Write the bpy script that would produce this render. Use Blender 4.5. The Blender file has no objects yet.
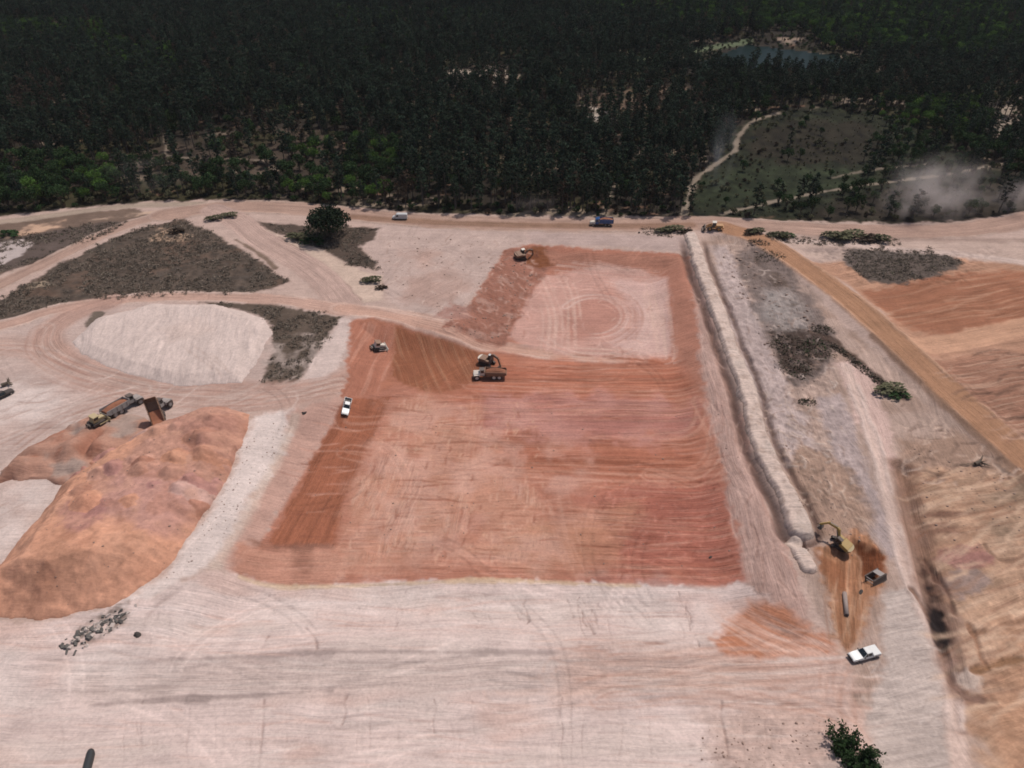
import bpy, bmesh, math, random
import numpy as np
from mathutils import Vector, Matrix

# ------------------------------------------------------------------ camera, sky, sun, exposure
S = bpy.context.scene
IMG_W, IMG_H = 1024, 768
FOC = 711.1                      # focal length in pixels (25 mm on a 36 mm sensor)
PITCH = math.radians(37.0)
CAM_H = 116.0                    # drone height above the site, metres
cd = bpy.data.cameras.new('camera')
cam = bpy.data.objects.new('camera', cd)
S.collection.objects.link(cam)
cam.location = (0, 0, CAM_H)
cam.rotation_euler = (math.pi/2 - PITCH, 0, 0)
cd.sensor_width = 36.0
cd.lens = 36.0 * FOC / IMG_W
cd.clip_start = 0.5
cd.clip_end = 12000
S.camera = cam

SUN_AZ, SUN_EL = math.radians(40), math.radians(63)
w = bpy.data.worlds.new('World'); S.world = w; w.use_nodes = True
nt = w.node_tree; nt.nodes.clear()
sky = nt.nodes.new('ShaderNodeTexSky'); sky.sky_type = 'NISHITA'; sky.sun_disc = False
sky.sun_elevation = SUN_EL; sky.sun_rotation = SUN_AZ
sky.dust_density = 2.5; sky.air_density = 1.0
bg = nt.nodes.new('ShaderNodeBackground'); bg.inputs['Strength'].default_value = 0.085
wo = nt.nodes.new('ShaderNodeOutputWorld')
nt.links.new(sky.outputs[0], bg.inputs[0]); nt.links.new(bg.outputs[0], wo.inputs[0])

sl = bpy.data.lights.new('sun', 'SUN'); sl.energy = 3.0; sl.angle = math.radians(1.5); sl.color = (1.0, 0.95, 0.89)
so = bpy.data.objects.new('sun', sl); S.collection.objects.link(so)
sd_ = Vector((math.sin(SUN_AZ)*math.cos(SUN_EL), math.cos(SUN_AZ)*math.cos(SUN_EL), math.sin(SUN_EL)))
so.rotation_euler = sd_.to_track_quat('Z', 'Y').to_euler()
so.location = sd_ * 300

S.view_settings.view_transform = 'Standard'
S.view_settings.look = 'None'
S.view_settings.gamma = 1.0
S.view_settings.exposure = 0.12
S.cycles.use_denoising = True
S.cycles.max_bounces = 6
S.cycles.transparent_max_bounces = 8
S.cycles.volume_bounces = 1
S.cycles.filter_width = 1.75

# ------------------------------------------------------------------ numbers
random.seed(11); rng = np.random.default_rng(11)
def lin(c):
    """a colour as seen in the picture (sRGB 0-255) -> base colour; sunlit flat ground reads about 1.25 x its base colour"""
    c = np.asarray(c, float)/255.0
    c = np.where(c <= 0.04045, c/12.92, ((c+0.055)/1.055)**2.4)
    g = (c*np.array((0.3, 0.55, 0.15))).sum()
    return (c*0.92+g*0.08)*0.82*np.array((1.01, 0.985, 1.0))
def sstep(a, b, x):
    t = np.clip((x-a)/(b-a), 0, 1); return t*t*(3-2*t)
def _hash(ix, iy, seed):
    h = (ix.astype(np.int64)*374761393 + iy.astype(np.int64)*668265263 + seed*1442695041) & 0xFFFFFFFF
    h = ((h ^ (h >> 13))*1274126177) & 0xFFFFFFFF
    h = (h ^ (h >> 16)) & 0xFFFF
    return h.astype(np.float32)/32767.5 - 1.0
def vn(x, y, seed=0):
    fx, fy = np.floor(x), np.floor(y)
    tx, ty = (x-fx).astype(np.float32), (y-fy).astype(np.float32)
    tx = tx*tx*(3-2*tx); ty = ty*ty*(3-2*ty)
    ix, iy = fx.astype(np.int64), fy.astype(np.int64)
    a, b = _hash(ix, iy, seed), _hash(ix+1, iy, seed)
    c, d = _hash(ix, iy+1, seed), _hash(ix+1, iy+1, seed)
    return (a+(b-a)*tx) + ((c+(d-c)*tx)-(a+(b-a)*tx))*ty
def fbm(x, y, seed=0, octv=3):
    x = np.asarray(x, float); y = np.asarray(y, float)
    o = 0; amp = 0.6; f = 1.0
    for k in range(octv):
        o = o + amp*vn(x*f+17.3*k, y*f-9.1*k, seed+k*7); amp *= 0.5; f *= 2.03
    return o

# ------------------------------------------------------------------ photo pixel -> point on the ground
SP, CP = math.sin(PITCH), math.cos(PITCH)
def px(u, v, z=0.0):
    """where the ray of photo pixel (u, v) meets the level z"""
    xc = (np.asarray(u, float)-512)/FOC; yc = (384-np.asarray(v, float))/FOC
    dy = CP + yc*SP; dz = -SP + yc*CP
    t = (np.asarray(z, float)-CAM_H)/dz
    return xc*t, dy*t

def poly_sd(P, x, y):
    """signed distance to polygon P (n,2), positive inside"""
    d2 = np.full(x.shape, 1e18); ins = np.zeros(x.shape, bool)
    n = len(P)
    for i in range(n):
        ax, ay = P[i]; bx, by = P[(i+1) % n]
        ex, ey = bx-ax, by-ay
        wx, wy = x-ax, y-ay
        t = np.clip((wx*ex+wy*ey)/(ex*ex+ey*ey+1e-9), 0, 1)
        d2 = np.minimum(d2, (wx-ex*t)**2+(wy-ey*t)**2)
        c = ((ay > y) != (by > y))
        if ey != 0:
            ins ^= c & (x < ax + (y-ay)*ex/ey)
    d = np.sqrt(d2)
    return np.where(ins, d, -d)
def smooth_line(P, n=5):
    P = np.asarray(P, float)
    if len(P) < 3: return P
    Q = np.vstack([2*P[0]-P[1], P, 2*P[-1]-P[-2]]); out = []
    for i in range(1, len(Q)-2):
        p0, p1, p2, p3 = Q[i-1:i+3]
        for t in np.arange(n)/n:
            out.append(0.5*((2*p1)+(p2-p0)*t+(2*p0-5*p1+4*p2-p3)*t*t+(3*p1-p0-3*p2+p3)*t**3))
    out.append(Q[-2]); return np.array(out)
def line_lat(P, x, y):
    """unsigned distance, signed lateral offset and length along for polyline P"""
    best = np.full(x.shape, 1e18); lat = np.zeros(x.shape); al = np.zeros(x.shape); L = 0.0
    for i in range(len(P)-1):
        ax, ay = P[i]; ex, ey = P[i+1]-P[i]; l = math.hypot(ex, ey)+1e-9
        wx, wy = x-ax, y-ay
        t = np.clip((wx*ex+wy*ey)/(l*l), 0, 1)
        d2 = (wx-ex*t)**2+(wy-ey*t)**2
        m = d2 < best
        best = np.where(m, d2, best)
        lat = np.where(m, np.sign(ex*wy-ey*wx)*np.sqrt(d2), lat); al = np.where(m, L+t*l, al)
        L += l
    return np.sqrt(best), lat, al

# ------------------------------------------------------------------ the lie of the land
def pxs0(pts): return np.array([px(u, v) for u, v in pts])
PIT = pxs0([(528,243),(600,246),(686,252),(708,330),(742,430),(778,530),(803,600),(815,655),(500,654),(150,664),(140,640),(215,520),(268,412),(322,395),(350,318),(420,316),(452,322),(478,290),(505,248)])
FRONT_Y0 = px(512, 693)[1]
DITCH = smooth_line(pxs0([(902,470),(915,520),(925,565),(934,605),(944,650),(952,676)]))
HOLE = pxs0([(818,548),(850,532),(884,552),(880,585),(858,600),(832,590)])
HAUL = smooth_line(pxs0([(722,229),(760,242),(800,267),(850,304),(900,349),(960,405),(1030,466),(1110,535)]))
PONDP = pxs0([(688,66),(745,44),(790,49),(835,54),(858,66),(835,74),(800,73),(760,68),(720,70)])
def land(x, y):
    x = np.atleast_1d(np.asarray(x, float)); y = np.atleast_1d(np.asarray(y, float))
    z = 0.35*fbm(x/38, y/38, 3, 2)
    b = (y < 300) & (y > 30) & (np.abs(x) < 260)
    if b.any():
        xb, yb = x[b], y[b]; zb = z[b]
        s = poly_sd(PIT, xb, yb) + 1.2*fbm(xb/9, yb/9, 5, 2)
        zb = zb - 4.2*sstep(0, 15, s)
        zb = zb + 4.5*sstep(FRONT_Y0, FRONT_Y0-24, yb)
        d, lt, al = line_lat(DITCH, xb, yb)
        zb = zb - 1.5*np.exp(-(d/2.2)**2)
        sh = poly_sd(HOLE, xb, yb) + 0.8*fbm(xb/4, yb/4, 6, 2)
        zb = zb - 1.6*sstep(0, 4, sh)
        d, lt, al = line_lat(HAUL, xb, yb)
        zb = zb + 0.8*sstep(9, 4.5, d)
        z[b] = zb
    f = y > 300
    if f.any():
        z[f] += sstep(320, 620, y[f])*3.0*fbm(x[f]/160, y[f]/160, 8, 2)
        s = poly_sd(PONDP, x[f], y[f])
        k = sstep(-25, 0, s); z[f] = z[f]*(1-k) - 1.2*k
    return z
# a coarse table of the land, to look heights up quickly
_LX, _LY = np.arange(-300, 301, 1.5), np.arange(20, 300, 1.0)
_lx, _ly = np.meshgrid(_LX, _LY); _LZ = land(_lx.ravel(), _ly.ravel()).reshape(_lx.shape)
def land_q(x, y):
    x = float(x); y = float(y)
    if not (-299 < x < 297 and 21 < y < 297): return land(x, y)
    i = (x+300)/1.5; j = y-20; i0, j0 = int(i), int(j); a, b = i-i0, j-j0
    return [(_LZ[j0, i0]*(1-a)+_LZ[j0, i0+1]*a)*(1-b)+(_LZ[j0+1, i0]*(1-a)+_LZ[j0+1, i0+1]*a)*b]
def at(u, v, hfun=None):
    """photo pixel -> point on the land (marches down the ray until it meets the ground)"""
    hfun = hfun or land_q
    z = 0.0
    for _ in range(8):
        x, y = px(u, v, z); z2 = float(hfun(x, y)[0])
        if abs(z2-z) < 0.01: break
        z = 0.5*(z+z2) if _ > 4 else z2
    return float(x), float(y), z
def pts(L): return np.array([at(u, v)[:2] for u, v in L])
# ------------------------------------------------------------------ a patch of earth: colour and small relief, point by point
class Earth:
    def __init__(s, x, y):
        s.x, s.y = x.ravel(), y.ravel(); n = s.x.size
        s.col = np.tile(lin((190,163,148)), (n, 1)); s.dz = np.zeros(n); s.reg = np.zeros(n, np.int8)
        s.flow = np.stack([s.y, s.x, np.full(n, 0.10)], 1)
        s.wob = fbm(s.x/5, s.y/5, 21, 3); s.wob2 = fbm(s.x/1.3, s.y/1.3, 22, 2)
    def _sub(s, P, pad):
        P = np.asarray(P)
        return np.nonzero((s.x > P[:,0].min()-pad) & (s.x < P[:,0].max()+pad) & (s.y > P[:,1].min()-pad) & (s.y < P[:,1].max()+pad))[0]
    def comb(s, i, m, lat, along, amp):
        """lay the fine grain of the ground along a direction; it fades out where two directions meet"""
        j = m > 0.45; k = (m > 0.02) & ~j; f = np.maximum(sstep(0.45, 0.9, m), 0.0)
        s.flow[i[k], 2] *= 1-sstep(0.02, 0.40, m[k])
        s.flow[i[j]] = np.stack([lat[j], along[j], amp*f[j]], 1)
    def mask_poly(s, P, soft=1.0, wob=1.5, fine=0.4):
        i = s._sub(P, soft+2*wob+2)
        d = poly_sd(P, s.x[i], s.y[i]) + wob*s.wob[i] + fine*s.wob2[i]
        return i, sstep(-soft, soft, d)
    def lay(s, i, m, c, var=0.0, vs=6.0, seed=1):
        c = lin(c)[None, :]
        if var:
            n = fbm(s.x[i]/vs, s.y[i]/vs, seed, 3)[:, None]; c = c*(1+var*n)
        s.col[i] = s.col[i]*(1-m[:, None]) + c*m[:, None]
    def area(s, P, c, soft=1.0, wob=1.5, op=1.0, var=0.06, vs=6.0, patchy=0.0, ps=7.0, seed=1, region=0, raw=False, fine=1.0):
        P = np.asarray(P, float) if raw else pts(P)
        i, m = s.mask_poly(P, soft, wob, fine)
        if patchy: m = m*sstep(patchy-0.35, patchy+0.35, 0.5+fbm(s.x[i]/ps, s.y[i]/ps, seed+40, 3)*0.9)
        m = m*op
        s.lay(i, m, c, var, vs, seed)
        if region: s.reg[i[m > 0.5]] = region
        return i, m
    def streak(s, i, m, ang, lat=0.5, along=14.0, a=0.10, az=0.03, warp=1.5, tint=None, seed=2):
        x, y = s.x[i], s.y[i]
        if warp:
            x = x + warp*fbm(x/14, y/14, seed+3, 2); y = y + warp*fbm(x/14+9, y/14, seed+4, 2)
        c, sn = math.cos(ang), math.sin(ang)
        n = fbm((-x*sn+y*c)/lat, (x*c+y*sn)/along, seed, 4); n = np.tanh(2.0*n)*0.7
        k = (a*n*m)[:, None]; s.comb(i, m/max(m.max(), 1e-6) if m.size else m, -x*sn+y*c, x*c+y*sn, min(0.30, max(0.14, a*1.5)))
        if tint is None: s.col[i] = s.col[i]*(1+k*1.6)
        else:
            q = np.clip(n*1.6, 0, 1)*m*min(1, a*5); s.col[i] = s.col[i]*(1-q[:, None]) + lin(tint)[None, :]*q[:, None]
        s.dz[i] += az*n*m
    def road(s, P, wd, c, edge=None, op=1.0, soft=0.8, wob=0.6, a=0.10, az=0.02, lat=0.6, berm=0.0, var=0.05, region=0, seed=5, raw=False, taper=None):
        P = np.asarray(P) if raw else smooth_line(pts(P))
        i = s._sub(P, wd+3); x, y = s.x[i], s.y[i]
        d, lt, al = line_lat(P, x, y)
        k = d < wd*0.5+3; i, d, lt, al = i[k], d[k], lt[k], al[k]
        d = d + wob*s.wob[i] + 0.25*s.wob2[i]
        m = sstep(wd/2+soft, wd/2-soft, d)*op
        if taper is not None:
            L = al.max(); m = m*sstep(0, taper, al)*sstep(L, L-taper, al)
        s.lay(i, m, c, var, 9.0, seed)
        n = fbm(lt/lat, al/26, seed+1, 3)
        s.col[i] = s.col[i]*(1+(1.6*a*n*m)[:, None]); s.dz[i] += az*n*m
        if op > 0.65 and wd > 3: s.comb(i, m/op, lt, al, 0.16)
        if edge is not None:
            e = np.exp(-((d-wd*0.46)/0.7)**2)*op; e *= sstep(-0.5, 0.3, fbm(al/6, lt*0, seed+2, 2))
            s.lay(i, e*0.8, edge); s.dz[i] += berm*e
        if region: s.reg[i[m > 0.5]] = region
        return i, m
    def ruts(s, P, n=3, spread=4.0, c=(205,170,150), wd=0.5, op=0.6, gauge=2.2, dz=-0.05, seed=0, raw=False):
        """pairs of wheel marks that follow P, each a little off it"""
        P = np.asarray(P) if raw else smooth_line(pts(P), 4)
        r = np.random.default_rng(seed+900)
        i0 = s._sub(P, spread+gauge+2); d, lt, al = line_lat(P, s.x[i0], s.y[i0])
        k = d < spread+gauge+2; i0, lt, al = i0[k], lt[k], al[k]
        L = al.max() if al.size else 1
        for q in range(n):
            off = r.uniform(-spread, spread)*0.5; wv = off + r.uniform(0.2, 0.9)*np.sin(al/r.uniform(9, 22)+r.uniform(0, 6))
            a0, a1 = sorted((r.uniform(-0.2, 0.6)*L, r.uniform(0.5, 1.2)*L))
            run = sstep(a0, a0+4, al)*sstep(a1, a1-4, al)
            for g in (-gauge/2, gauge/2):
                m = np.exp(-((lt-wv-g)/(wd*0.6))**2)*run*op*(0.75+0.25*vn(al/1.5, lt*0, seed+q))
                s.lay(i0, m, c); s.dz[i0] += dz*m

    def dashes(s, P, n, ang, av, l0, l1, wd, cols, op=0.6, dz=-0.08, seed=0, bend=0.15):
        """short scrapes, ledges and furrows scattered over an area"""
        P = pts(P); r = np.random.default_rng(seed+500); c = r.uniform(P.min(0), P.max(0), (n*5, 2)); c = c[poly_sd(P, c[:, 0], c[:, 1]) > 0][:n]
        for cx, cy in c:
            a = ang+r.normal(0, av); L = r.uniform(l0, l1); k = r.normal(0, bend)
            Q = np.array([(cx+t*L*math.cos(a)-k*L*(4*t*t-1)*math.sin(a), cy+t*L*math.sin(a)+k*L*(4*t*t-1)*math.cos(a)) for t in np.linspace(-0.5, 0.5, 5)])
            i = s._sub(Q, wd*2); d, lt, al = line_lat(Q, s.x[i], s.y[i]); d = np.abs(d+0.25*wd*s.wob2[i])
            m = np.exp(-(d/(wd*0.55))**2)*sstep(0, L*0.25, al)*sstep(L*1.02, L*0.7, al)*r.uniform(0.5, 1)
            s.lay(i, m*op, cols[r.integers(0, len(cols))]); s.dz[i] += dz*m
def px_ang(a, b):
    p, q = pts([a, b]); return math.atan2(q[1]-p[1], q[0]-p[0])

# ------------------------------------------------------------------ the ground mesh: finer near the camera, coarser far away
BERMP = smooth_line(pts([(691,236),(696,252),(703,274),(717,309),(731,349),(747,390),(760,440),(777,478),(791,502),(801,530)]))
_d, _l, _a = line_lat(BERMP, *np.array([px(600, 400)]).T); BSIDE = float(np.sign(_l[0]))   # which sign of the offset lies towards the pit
NCOL = 1200
rows = [26.0]
while rows[-1] < 960:
    yv = rows[-1]; rows.append(yv + max(0.26, 0.0021*yv if yv < 275 else 0.0021*yv + (yv-275)*0.013))
ROWY = np.array(rows); NROW = len(ROWY)
ROWW = 62 + 0.72*ROWY + np.clip(ROWY-275, 0, None)*0.35     # half width of the sheet at each row
GU = np.linspace(-1, 1, NCOL)
GX = GU[None, :]*ROWW[:, None]; GY = np.repeat(ROWY[:, None], NCOL, 1)
E = Earth(GX, GY)
BASEZ = land(E.x, E.y)
ROADS, HAULR, PITF, PATHR, POND, MEADOW, FORESTF = 1, 2, 3, 4, 5, 6, 7

def paint_ground(E):
    A = E.area; R = E.road
    everywhere = np.arange(E.x.size)
    # ---- forest floor
    FE = pts([(-260,238),(-60,222),(0,216),(70,209),(130,203),(220,199),(300,203),(350,208),(430,213),(520,216),(600,217),(690,218),(760,220),(850,222),(940,222),(1000,217),(1060,206),(1300,195)])
    FP = np.vstack([FE, [[1500, FE[-1,1]], [1500, 1500], [-1500, 1500], [-1500, FE[0,1]]]])
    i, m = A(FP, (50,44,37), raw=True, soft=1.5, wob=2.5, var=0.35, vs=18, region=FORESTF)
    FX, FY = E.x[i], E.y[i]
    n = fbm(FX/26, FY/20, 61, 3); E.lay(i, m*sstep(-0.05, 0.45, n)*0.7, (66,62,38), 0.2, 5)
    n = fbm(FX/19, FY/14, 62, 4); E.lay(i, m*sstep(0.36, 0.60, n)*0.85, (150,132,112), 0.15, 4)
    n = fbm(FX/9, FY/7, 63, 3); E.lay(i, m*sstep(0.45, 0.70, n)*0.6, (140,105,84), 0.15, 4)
    # open spots in the wood
    for L, c in (([(225,132),(300,126),(345,140),(340,178),(280,186),(230,176),(170,182),(120,178),(95,165),(160,146)], (78,66,55)),
                 ([(448,70),(500,66),(520,76),(500,86),(455,84)], (176,160,142)), ([(588,106),(612,102),(622,118),(600,124),(588,118)], (186,172,156)),
                 ([(575,96),(680,84),(720,98),(700,108),(600,110)], (112,92,76)), ([(995,112),(1015,100),(1020,130),(1006,140),(992,136)], (160,145,128)),
                 ([(46,100),(72,98),(74,106),(48,110)], (150,128,108)), ([(776,38),(802,37),(800,44),(778,44)], (150,130,112)),
                 ([(830,96),(912,100),(912,106),(830,104)], (140,124,108)), ([(270,70),(318,78),(316,90),(280,88)], (128,108,88)),
                 ([(380,56),(430,60),(428,72),(380,70)], (110,96,78)), ([(930,150),(1000,160),(990,178),(935,172)], (120,104,88))):
        A(L, c, soft=3, wob=6, op=0.9, var=0.2, vs=5, patchy=0.32, ps=9, seed=64)
    # meadow and pond bank
    A([(684,216),(700,178),(716,160),(738,128),(775,112),(830,106),(905,118),(960,150),(1010,178),(1040,205),(940,221),(850,221),(760,219)], (41,44,30), soft=3, wob=6, var=0.45, vs=9, region=MEADOW, seed=66)
    A([(745,135),(800,118),(870,124),(905,150),(860,165),(780,165),(750,155)], (46,38,30), soft=4, wob=10, op=0.65, var=0.25, seed=67)
    A([(700,180),(760,166),(850,170),(890,182),(800,196),(720,205),(692,208)], (47,54,35), soft=4, wob=6, op=0.75, var=0.4, seed=68)
    A([(880,190),(1024,180),(1040,215),(900,221),(800,220),(830,205)], (54,46,38), soft=4, wob=6, op=0.85, var=0.25, seed=69)
    k = np.nonzero(E.reg == MEADOW)[0]; E.col[k] *= (1+0.7*fbm(E.x[k]/3, E.y[k]/5, 166, 4))[:, None]
    i, m = A(PONDP, (44,52,50), raw=True, soft=2, wob=1.0, region=POND)
    R([(640,60),(690,51),(747,41)], 9, (98,108,80), soft=1.5)
    R([(786,39),(800,39)], 5, (170,146,126), soft=2)
    # sandy paths through wood and meadow
    for L, wd, op in (([(163,132),(168,146),(165,155),(190,158),(235,159),(262,161),(276,170)], 2.2, 0.7), ([(618,172),(612,188),(607,205),(604,214)], 3.2, 0.7),
                  ([(683,214),(690,196),(697,178),(722,160),(735,150),(738,138),(752,122),(778,113)], 2.4, 0.9), ([(722,214),(755,206),(800,196),(840,189),(905,180),(960,172),(1010,162)], 2.2, 0.9),
                  ([(832,178),(870,170),(930,164)], 2.0, 0.6), ([(1004,140),(1012,118),(1020,96)], 3.5, 0.6), ([(128,178),(148,166),(160,158)], 2.5, 0.5)):
        R(L, wd, (150,134,116), op=op*0.9, soft=0.8, wob=1.2, region=PATHR if op > 0.8 else 0)
    # ---- upper left: tracks and scrubby islands, pale soils painted darker for the dimmer light there
    A([(-120,330),(0,325),(120,300),(345,306),(400,318),(345,400),(250,412),(150,425),(60,490),(0,575),(-140,660)], (191,166,153), wob=2, soft=2, var=0.08, vs=14, seed=11)
    A([(380,222),(530,234),(528,245),(505,250),(478,290),(452,322),(420,318),(386,300),(376,266),(360,244)], (189,164,151), wob=1.5, soft=1.5, var=0.10, vs=7, seed=12)
    i, m = A([(395,248),(470,250),(480,280),(440,310),(400,300)], (175,140,123), soft=3, wob=4, op=0.6, patchy=0.5, ps=10, seed=13)
    E.streak(i, m, px_ang((400,300),(470,262)), 0.8, 16, 0.10, 0.04, 3)
    A([(528,232),(690,236),(690,252),(600,246),(528,243)], (182,158,147), wob=1.5, soft=1.2, var=0.10, vs=5, seed=14)
    A([(-120,225),(0,222),(70,214),(130,208),(150,214),(60,252),(0,276),(-120,330)], (118,98,84), wob=1.5, soft=1.0, var=0.15, vs=5, seed=15)
    A([(-60,262),(0,240),(66,229),(100,222),(130,222),(108,234),(60,252),(0,274),(-60,300)], (98,84,76), wob=1.5, soft=1.0, var=0.15, vs=4, seed=15)
    A([(-40,250),(0,243),(24,239),(34,244),(24,253),(0,266),(-40,280)], (186,170,162), wob=1.0, soft=0.8, var=0.05)
    A([(14,232),(30,224),(64,220),(66,226),(40,232),(18,236)], (196,160,132), wob=2.0, soft=0.8, patchy=0.35, ps=4, seed=16)
    A([(75,222),(120,218),(150,214),(160,210),(130,213),(90,220)], (194,164,140), wob=1.5, soft=0.8, patchy=0.3, ps=6, seed=17)
    i, m = A([(-60,345),(-60,328),(0,299),(33,280),(60,264),(88,251),(117,236),(146,227),(184,219),(214,234),(258,260),(288,281),(268,290),(200,295),(130,298),(56,307),(0,324)], (92,79,68), wob=1.4, soft=0.9, var=0.16, vs=9, seed=18)
    E.lay(i, m*sstep(0.05, 0.5, fbm(E.x[i]/11, E.y[i]/6, 19, 4))*0.6, (112,88,72)); E.lay(i, m*sstep(0.1, 0.5, fbm(E.x[i]/5, E.y[i]/3, 20, 4))*0.5, (70,64,58)); E.col[i] *= (1+0.45*m*fbm(E.x[i]/1.6, E.y[i]/1.6, 120, 3))[:, None]
    A([(150,238),(160,228),(176,230),(192,236),(186,241),(168,243),(152,242)], (176,146,120), wob=1.5, soft=0.7, patchy=0.35, ps=3, seed=23)
    A([(28,283),(45,280),(48,286),(30,288)], (170,150,126), wob=1, soft=0.8, op=0.8)
    A([(200,302),(272,304),(342,316),(322,346),(300,381),(262,384),(272,350),(270,320),(240,310)], (96,82,70), wob=1.6, soft=0.8, var=0.18, vs=3, seed=24)
    i, m = A([(262,345),(300,330),(330,335),(300,381),(262,384)], (176,158,146), wob=2, soft=0.6, op=0.7, patchy=0.62, ps=4, seed=25)
    A([(302,381),(322,346),(342,318),(352,320),(345,350),(328,386)], (206,184,172), wob=1.0, soft=0.8, var=0.06)
    A([(244,221),(300,225),(380,228),(374,240),(358,246),(376,262),(378,270),(352,266),(322,250),(282,236)], (88,74,64), wob=1.2, soft=0.9, var=0.15, vs=4, seed=26)
    A([(206,217),(236,212),(250,215),(214,221)], (104,90,66), wob=1.0, soft=0.7, var=0.15)
    i, m = A([(240,220),(282,236),(322,250),(352,267),(380,276),(386,300),(350,304),(328,284),(296,260),(262,238)], (202,176,156), wob=1.0, soft=0.8, var=0.08, vs=4, seed=27)
    for L in ([(262,234),(280,240),(296,250)], [(290,246),(306,256),(312,264)], [(310,268),(322,278),(332,292)], [(330,276),(345,284),(352,296)], [(236,240),(260,254),(275,268)], [(350,292),(358,300)]):
        R(L, 1.8, (112,92,74), op=0.85, wob=1.0, soft=0.5)
    # main tracks
    R([(-60,222),(0,222),(70,213),(130,206),(200,204)], 4.5, (173,153,134), soft=1.0, region=ROADS)
    R([(-120,345),(-30,301),(0,285),(60,256),(120,228),(180,212),(230,207)], 7.5, (178,146,128), edge=(188,162,146), a=0.12, lat=1.0, berm=0.25, region=ROADS)
    R([(165,215),(230,207),(300,209),(350,214),(430,221),(520,224),(600,225),(700,223),(760,226),(850,231),(940,231),(1000,225),(1060,214),(1180,200)], 12.5, (176,144,126), edge=(185,160,144), a=0.12, lat=1.0, berm=0.25, region=ROADS)
    R([(350,217),(430,222),(520,225),(600,226),(690,225)], 5.0, (146,112,90), op=0.85, soft=1.5, a=0.12)
    R([(214,210),(240,222),(262,240),(300,262),(326,282),(345,305)], 11, (188,158,143), a=0.12, lat=1.1, region=ROADS)
    R([(-120,345),(0,326),(60,309),(130,299),(200,297),(280,300),(345,310),(420,319),(460,333),(500,347),(560,354),(640,357)], 6.5, (193,156,137), edge=(205,178,162), a=0.14, berm=0.2, region=ROADS)
    R([(110,302),(70,316),(48,334),(56,354),(92,372),(150,386),(230,391),(320,389),(360,376)], 9, (185,147,129), op=0.85, a=0.14, lat=0.9, soft=2, region=ROADS)
    R([(0,345),(40,350),(60,365),(110,385),(180,398),(260,402),(330,392)], 9, (187,151,133), op=0.6, a=0.14, lat=0.9, soft=3)
    for k, L in enumerate(([(-30,350),(30,352),(80,372),(150,388),(250,392),(340,384)], [(0,440),(60,415),(130,395),(220,390)], [(0,470),(70,420),(140,398)], [(150,398),(220,402),(290,396),(350,384)],
                           [(40,330),(36,350),(70,372),(140,390)], [(200,412),(250,396),(300,370)])):
        E.ruts(L, 6, 7, (201,178,164), 0.7, 0.45, seed=k); E.ruts(L, 5, 8, (170,131,114), 0.6, 0.45, seed=k+30)
    A([(82,328),(96,312),(106,312),(92,330)], (112,98,86), wob=1.2, soft=0.6)
    # ---- the pit
    i, m = A([(345,398),(352,320),(385,316),(452,330),(478,292),(505,250),(530,244),(688,254),(708,330),(742,430),(775,530),(795,580),(745,582),(640,586),(500,580),(290,587),(233,573),(262,535),(300,470)], (180,120,96), wob=1.0, soft=0.8, var=0.10, vs=12, region=PITF, seed=31)
    E.streak(i, m, 0.02, 0.9, 24, 0.05, 0.02, 2)
    A([(268,412),(300,408),(345,398),(262,540),(233,573),(215,556),(240,480)], (194,154,136), wob=1.2, soft=0.9, var=0.08, seed=32)
    A([(252,414),(292,409),(286,440),(236,530),(205,570),(150,600),(110,610),(165,575),(208,515),(234,470)], (218,200,189), wob=1.6, soft=1.2, var=0.05, seed=33)
    E.road([(296,416),(272,470),(238,530),(215,566)], 2.2, (206,184,166), op=0.6)
    i, m = A([(350,398),(392,396),(372,440),(345,500),(334,545),(268,546),(290,500),(322,440)], (160,98,70), wob=0.8, soft=0.8, var=0.10, vs=8, seed=34)
    E.streak(i, m, px_ang((290,540),(365,400)), 0.8, 30, 0.12, 0.03, 1)
    A([(240,546),(330,545),(345,560),(340,586),(290,587),(233,573)], (190,136,112), wob=1.5, soft=1.2, var=0.10, seed=35)
    i, m = A([(352,322),(388,317),(452,334),(490,352),(520,360),(512,382),(470,394),(430,394),(400,384),(378,392),(346,396)], (172,112,86), wob=1, soft=1, var=0.08, seed=36)
    i, m = A([(394,326),(440,338),(488,354),(510,366),(488,384),(440,394),(404,384),(388,372)], (148,92,64), wob=1.2, soft=1, var=0.10, seed=37)
    E.streak(i, m, px_ang((450,395),(420,330)), 0.9, 30, 0.10, 0.06, 1.0, tint=(176,130,98), seed=38)
    i, m = A([(352,322),(394,324),(390,372),(378,392),(346,396)], (174,114,90), wob=1, soft=1, op=0.8)
    E.streak(i, m, px_ang((350,396),(385,322)), 0.8, 22, 0.12, 0.04, 1.0, tint=(200,148,124), seed=39)
    E.road([(340,308),(395,316),(440,327),(470,339),(505,348),(570,355),(640,358)], 5.5, (202,160,138), edge=(214,182,164), op=0.85, soft=1.2, a=0.14, berm=0.15, region=ROADS)
    # left light field with criss-cross of wheel marks
    LF = [(400,398),(470,398),(530,405),(520,470),(560,540),(520,560),(420,566),(344,566),(350,500),(380,440)]
    i, m = A(LF, (190,136,110), wob=3, soft=3, var=0.10, vs=5, seed=41)
    pm = m*sstep(-0.2, 0.4, fbm(E.x[i]/7, E.y[i]/7, 143, 3)); E.streak(i, pm, 0.05, 0.6, 5, 0.10, 0.03, 1.5, tint=(208,166,140), seed=42); pm = m*sstep(-0.1, 0.4, fbm(E.x[i]/6, E.y[i]/8, 144, 3)); E.streak(i, pm, 1.45, 0.6, 3.0, 0.12, 0.03, 1.5, tint=(212,170,146), seed=43)
    E.lay(i, m*sstep(0.15, 0.55, fbm(E.x[i]/9, E.y[i]/9, 44, 3))*0.55, (170,106,84), 0.1)
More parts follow.
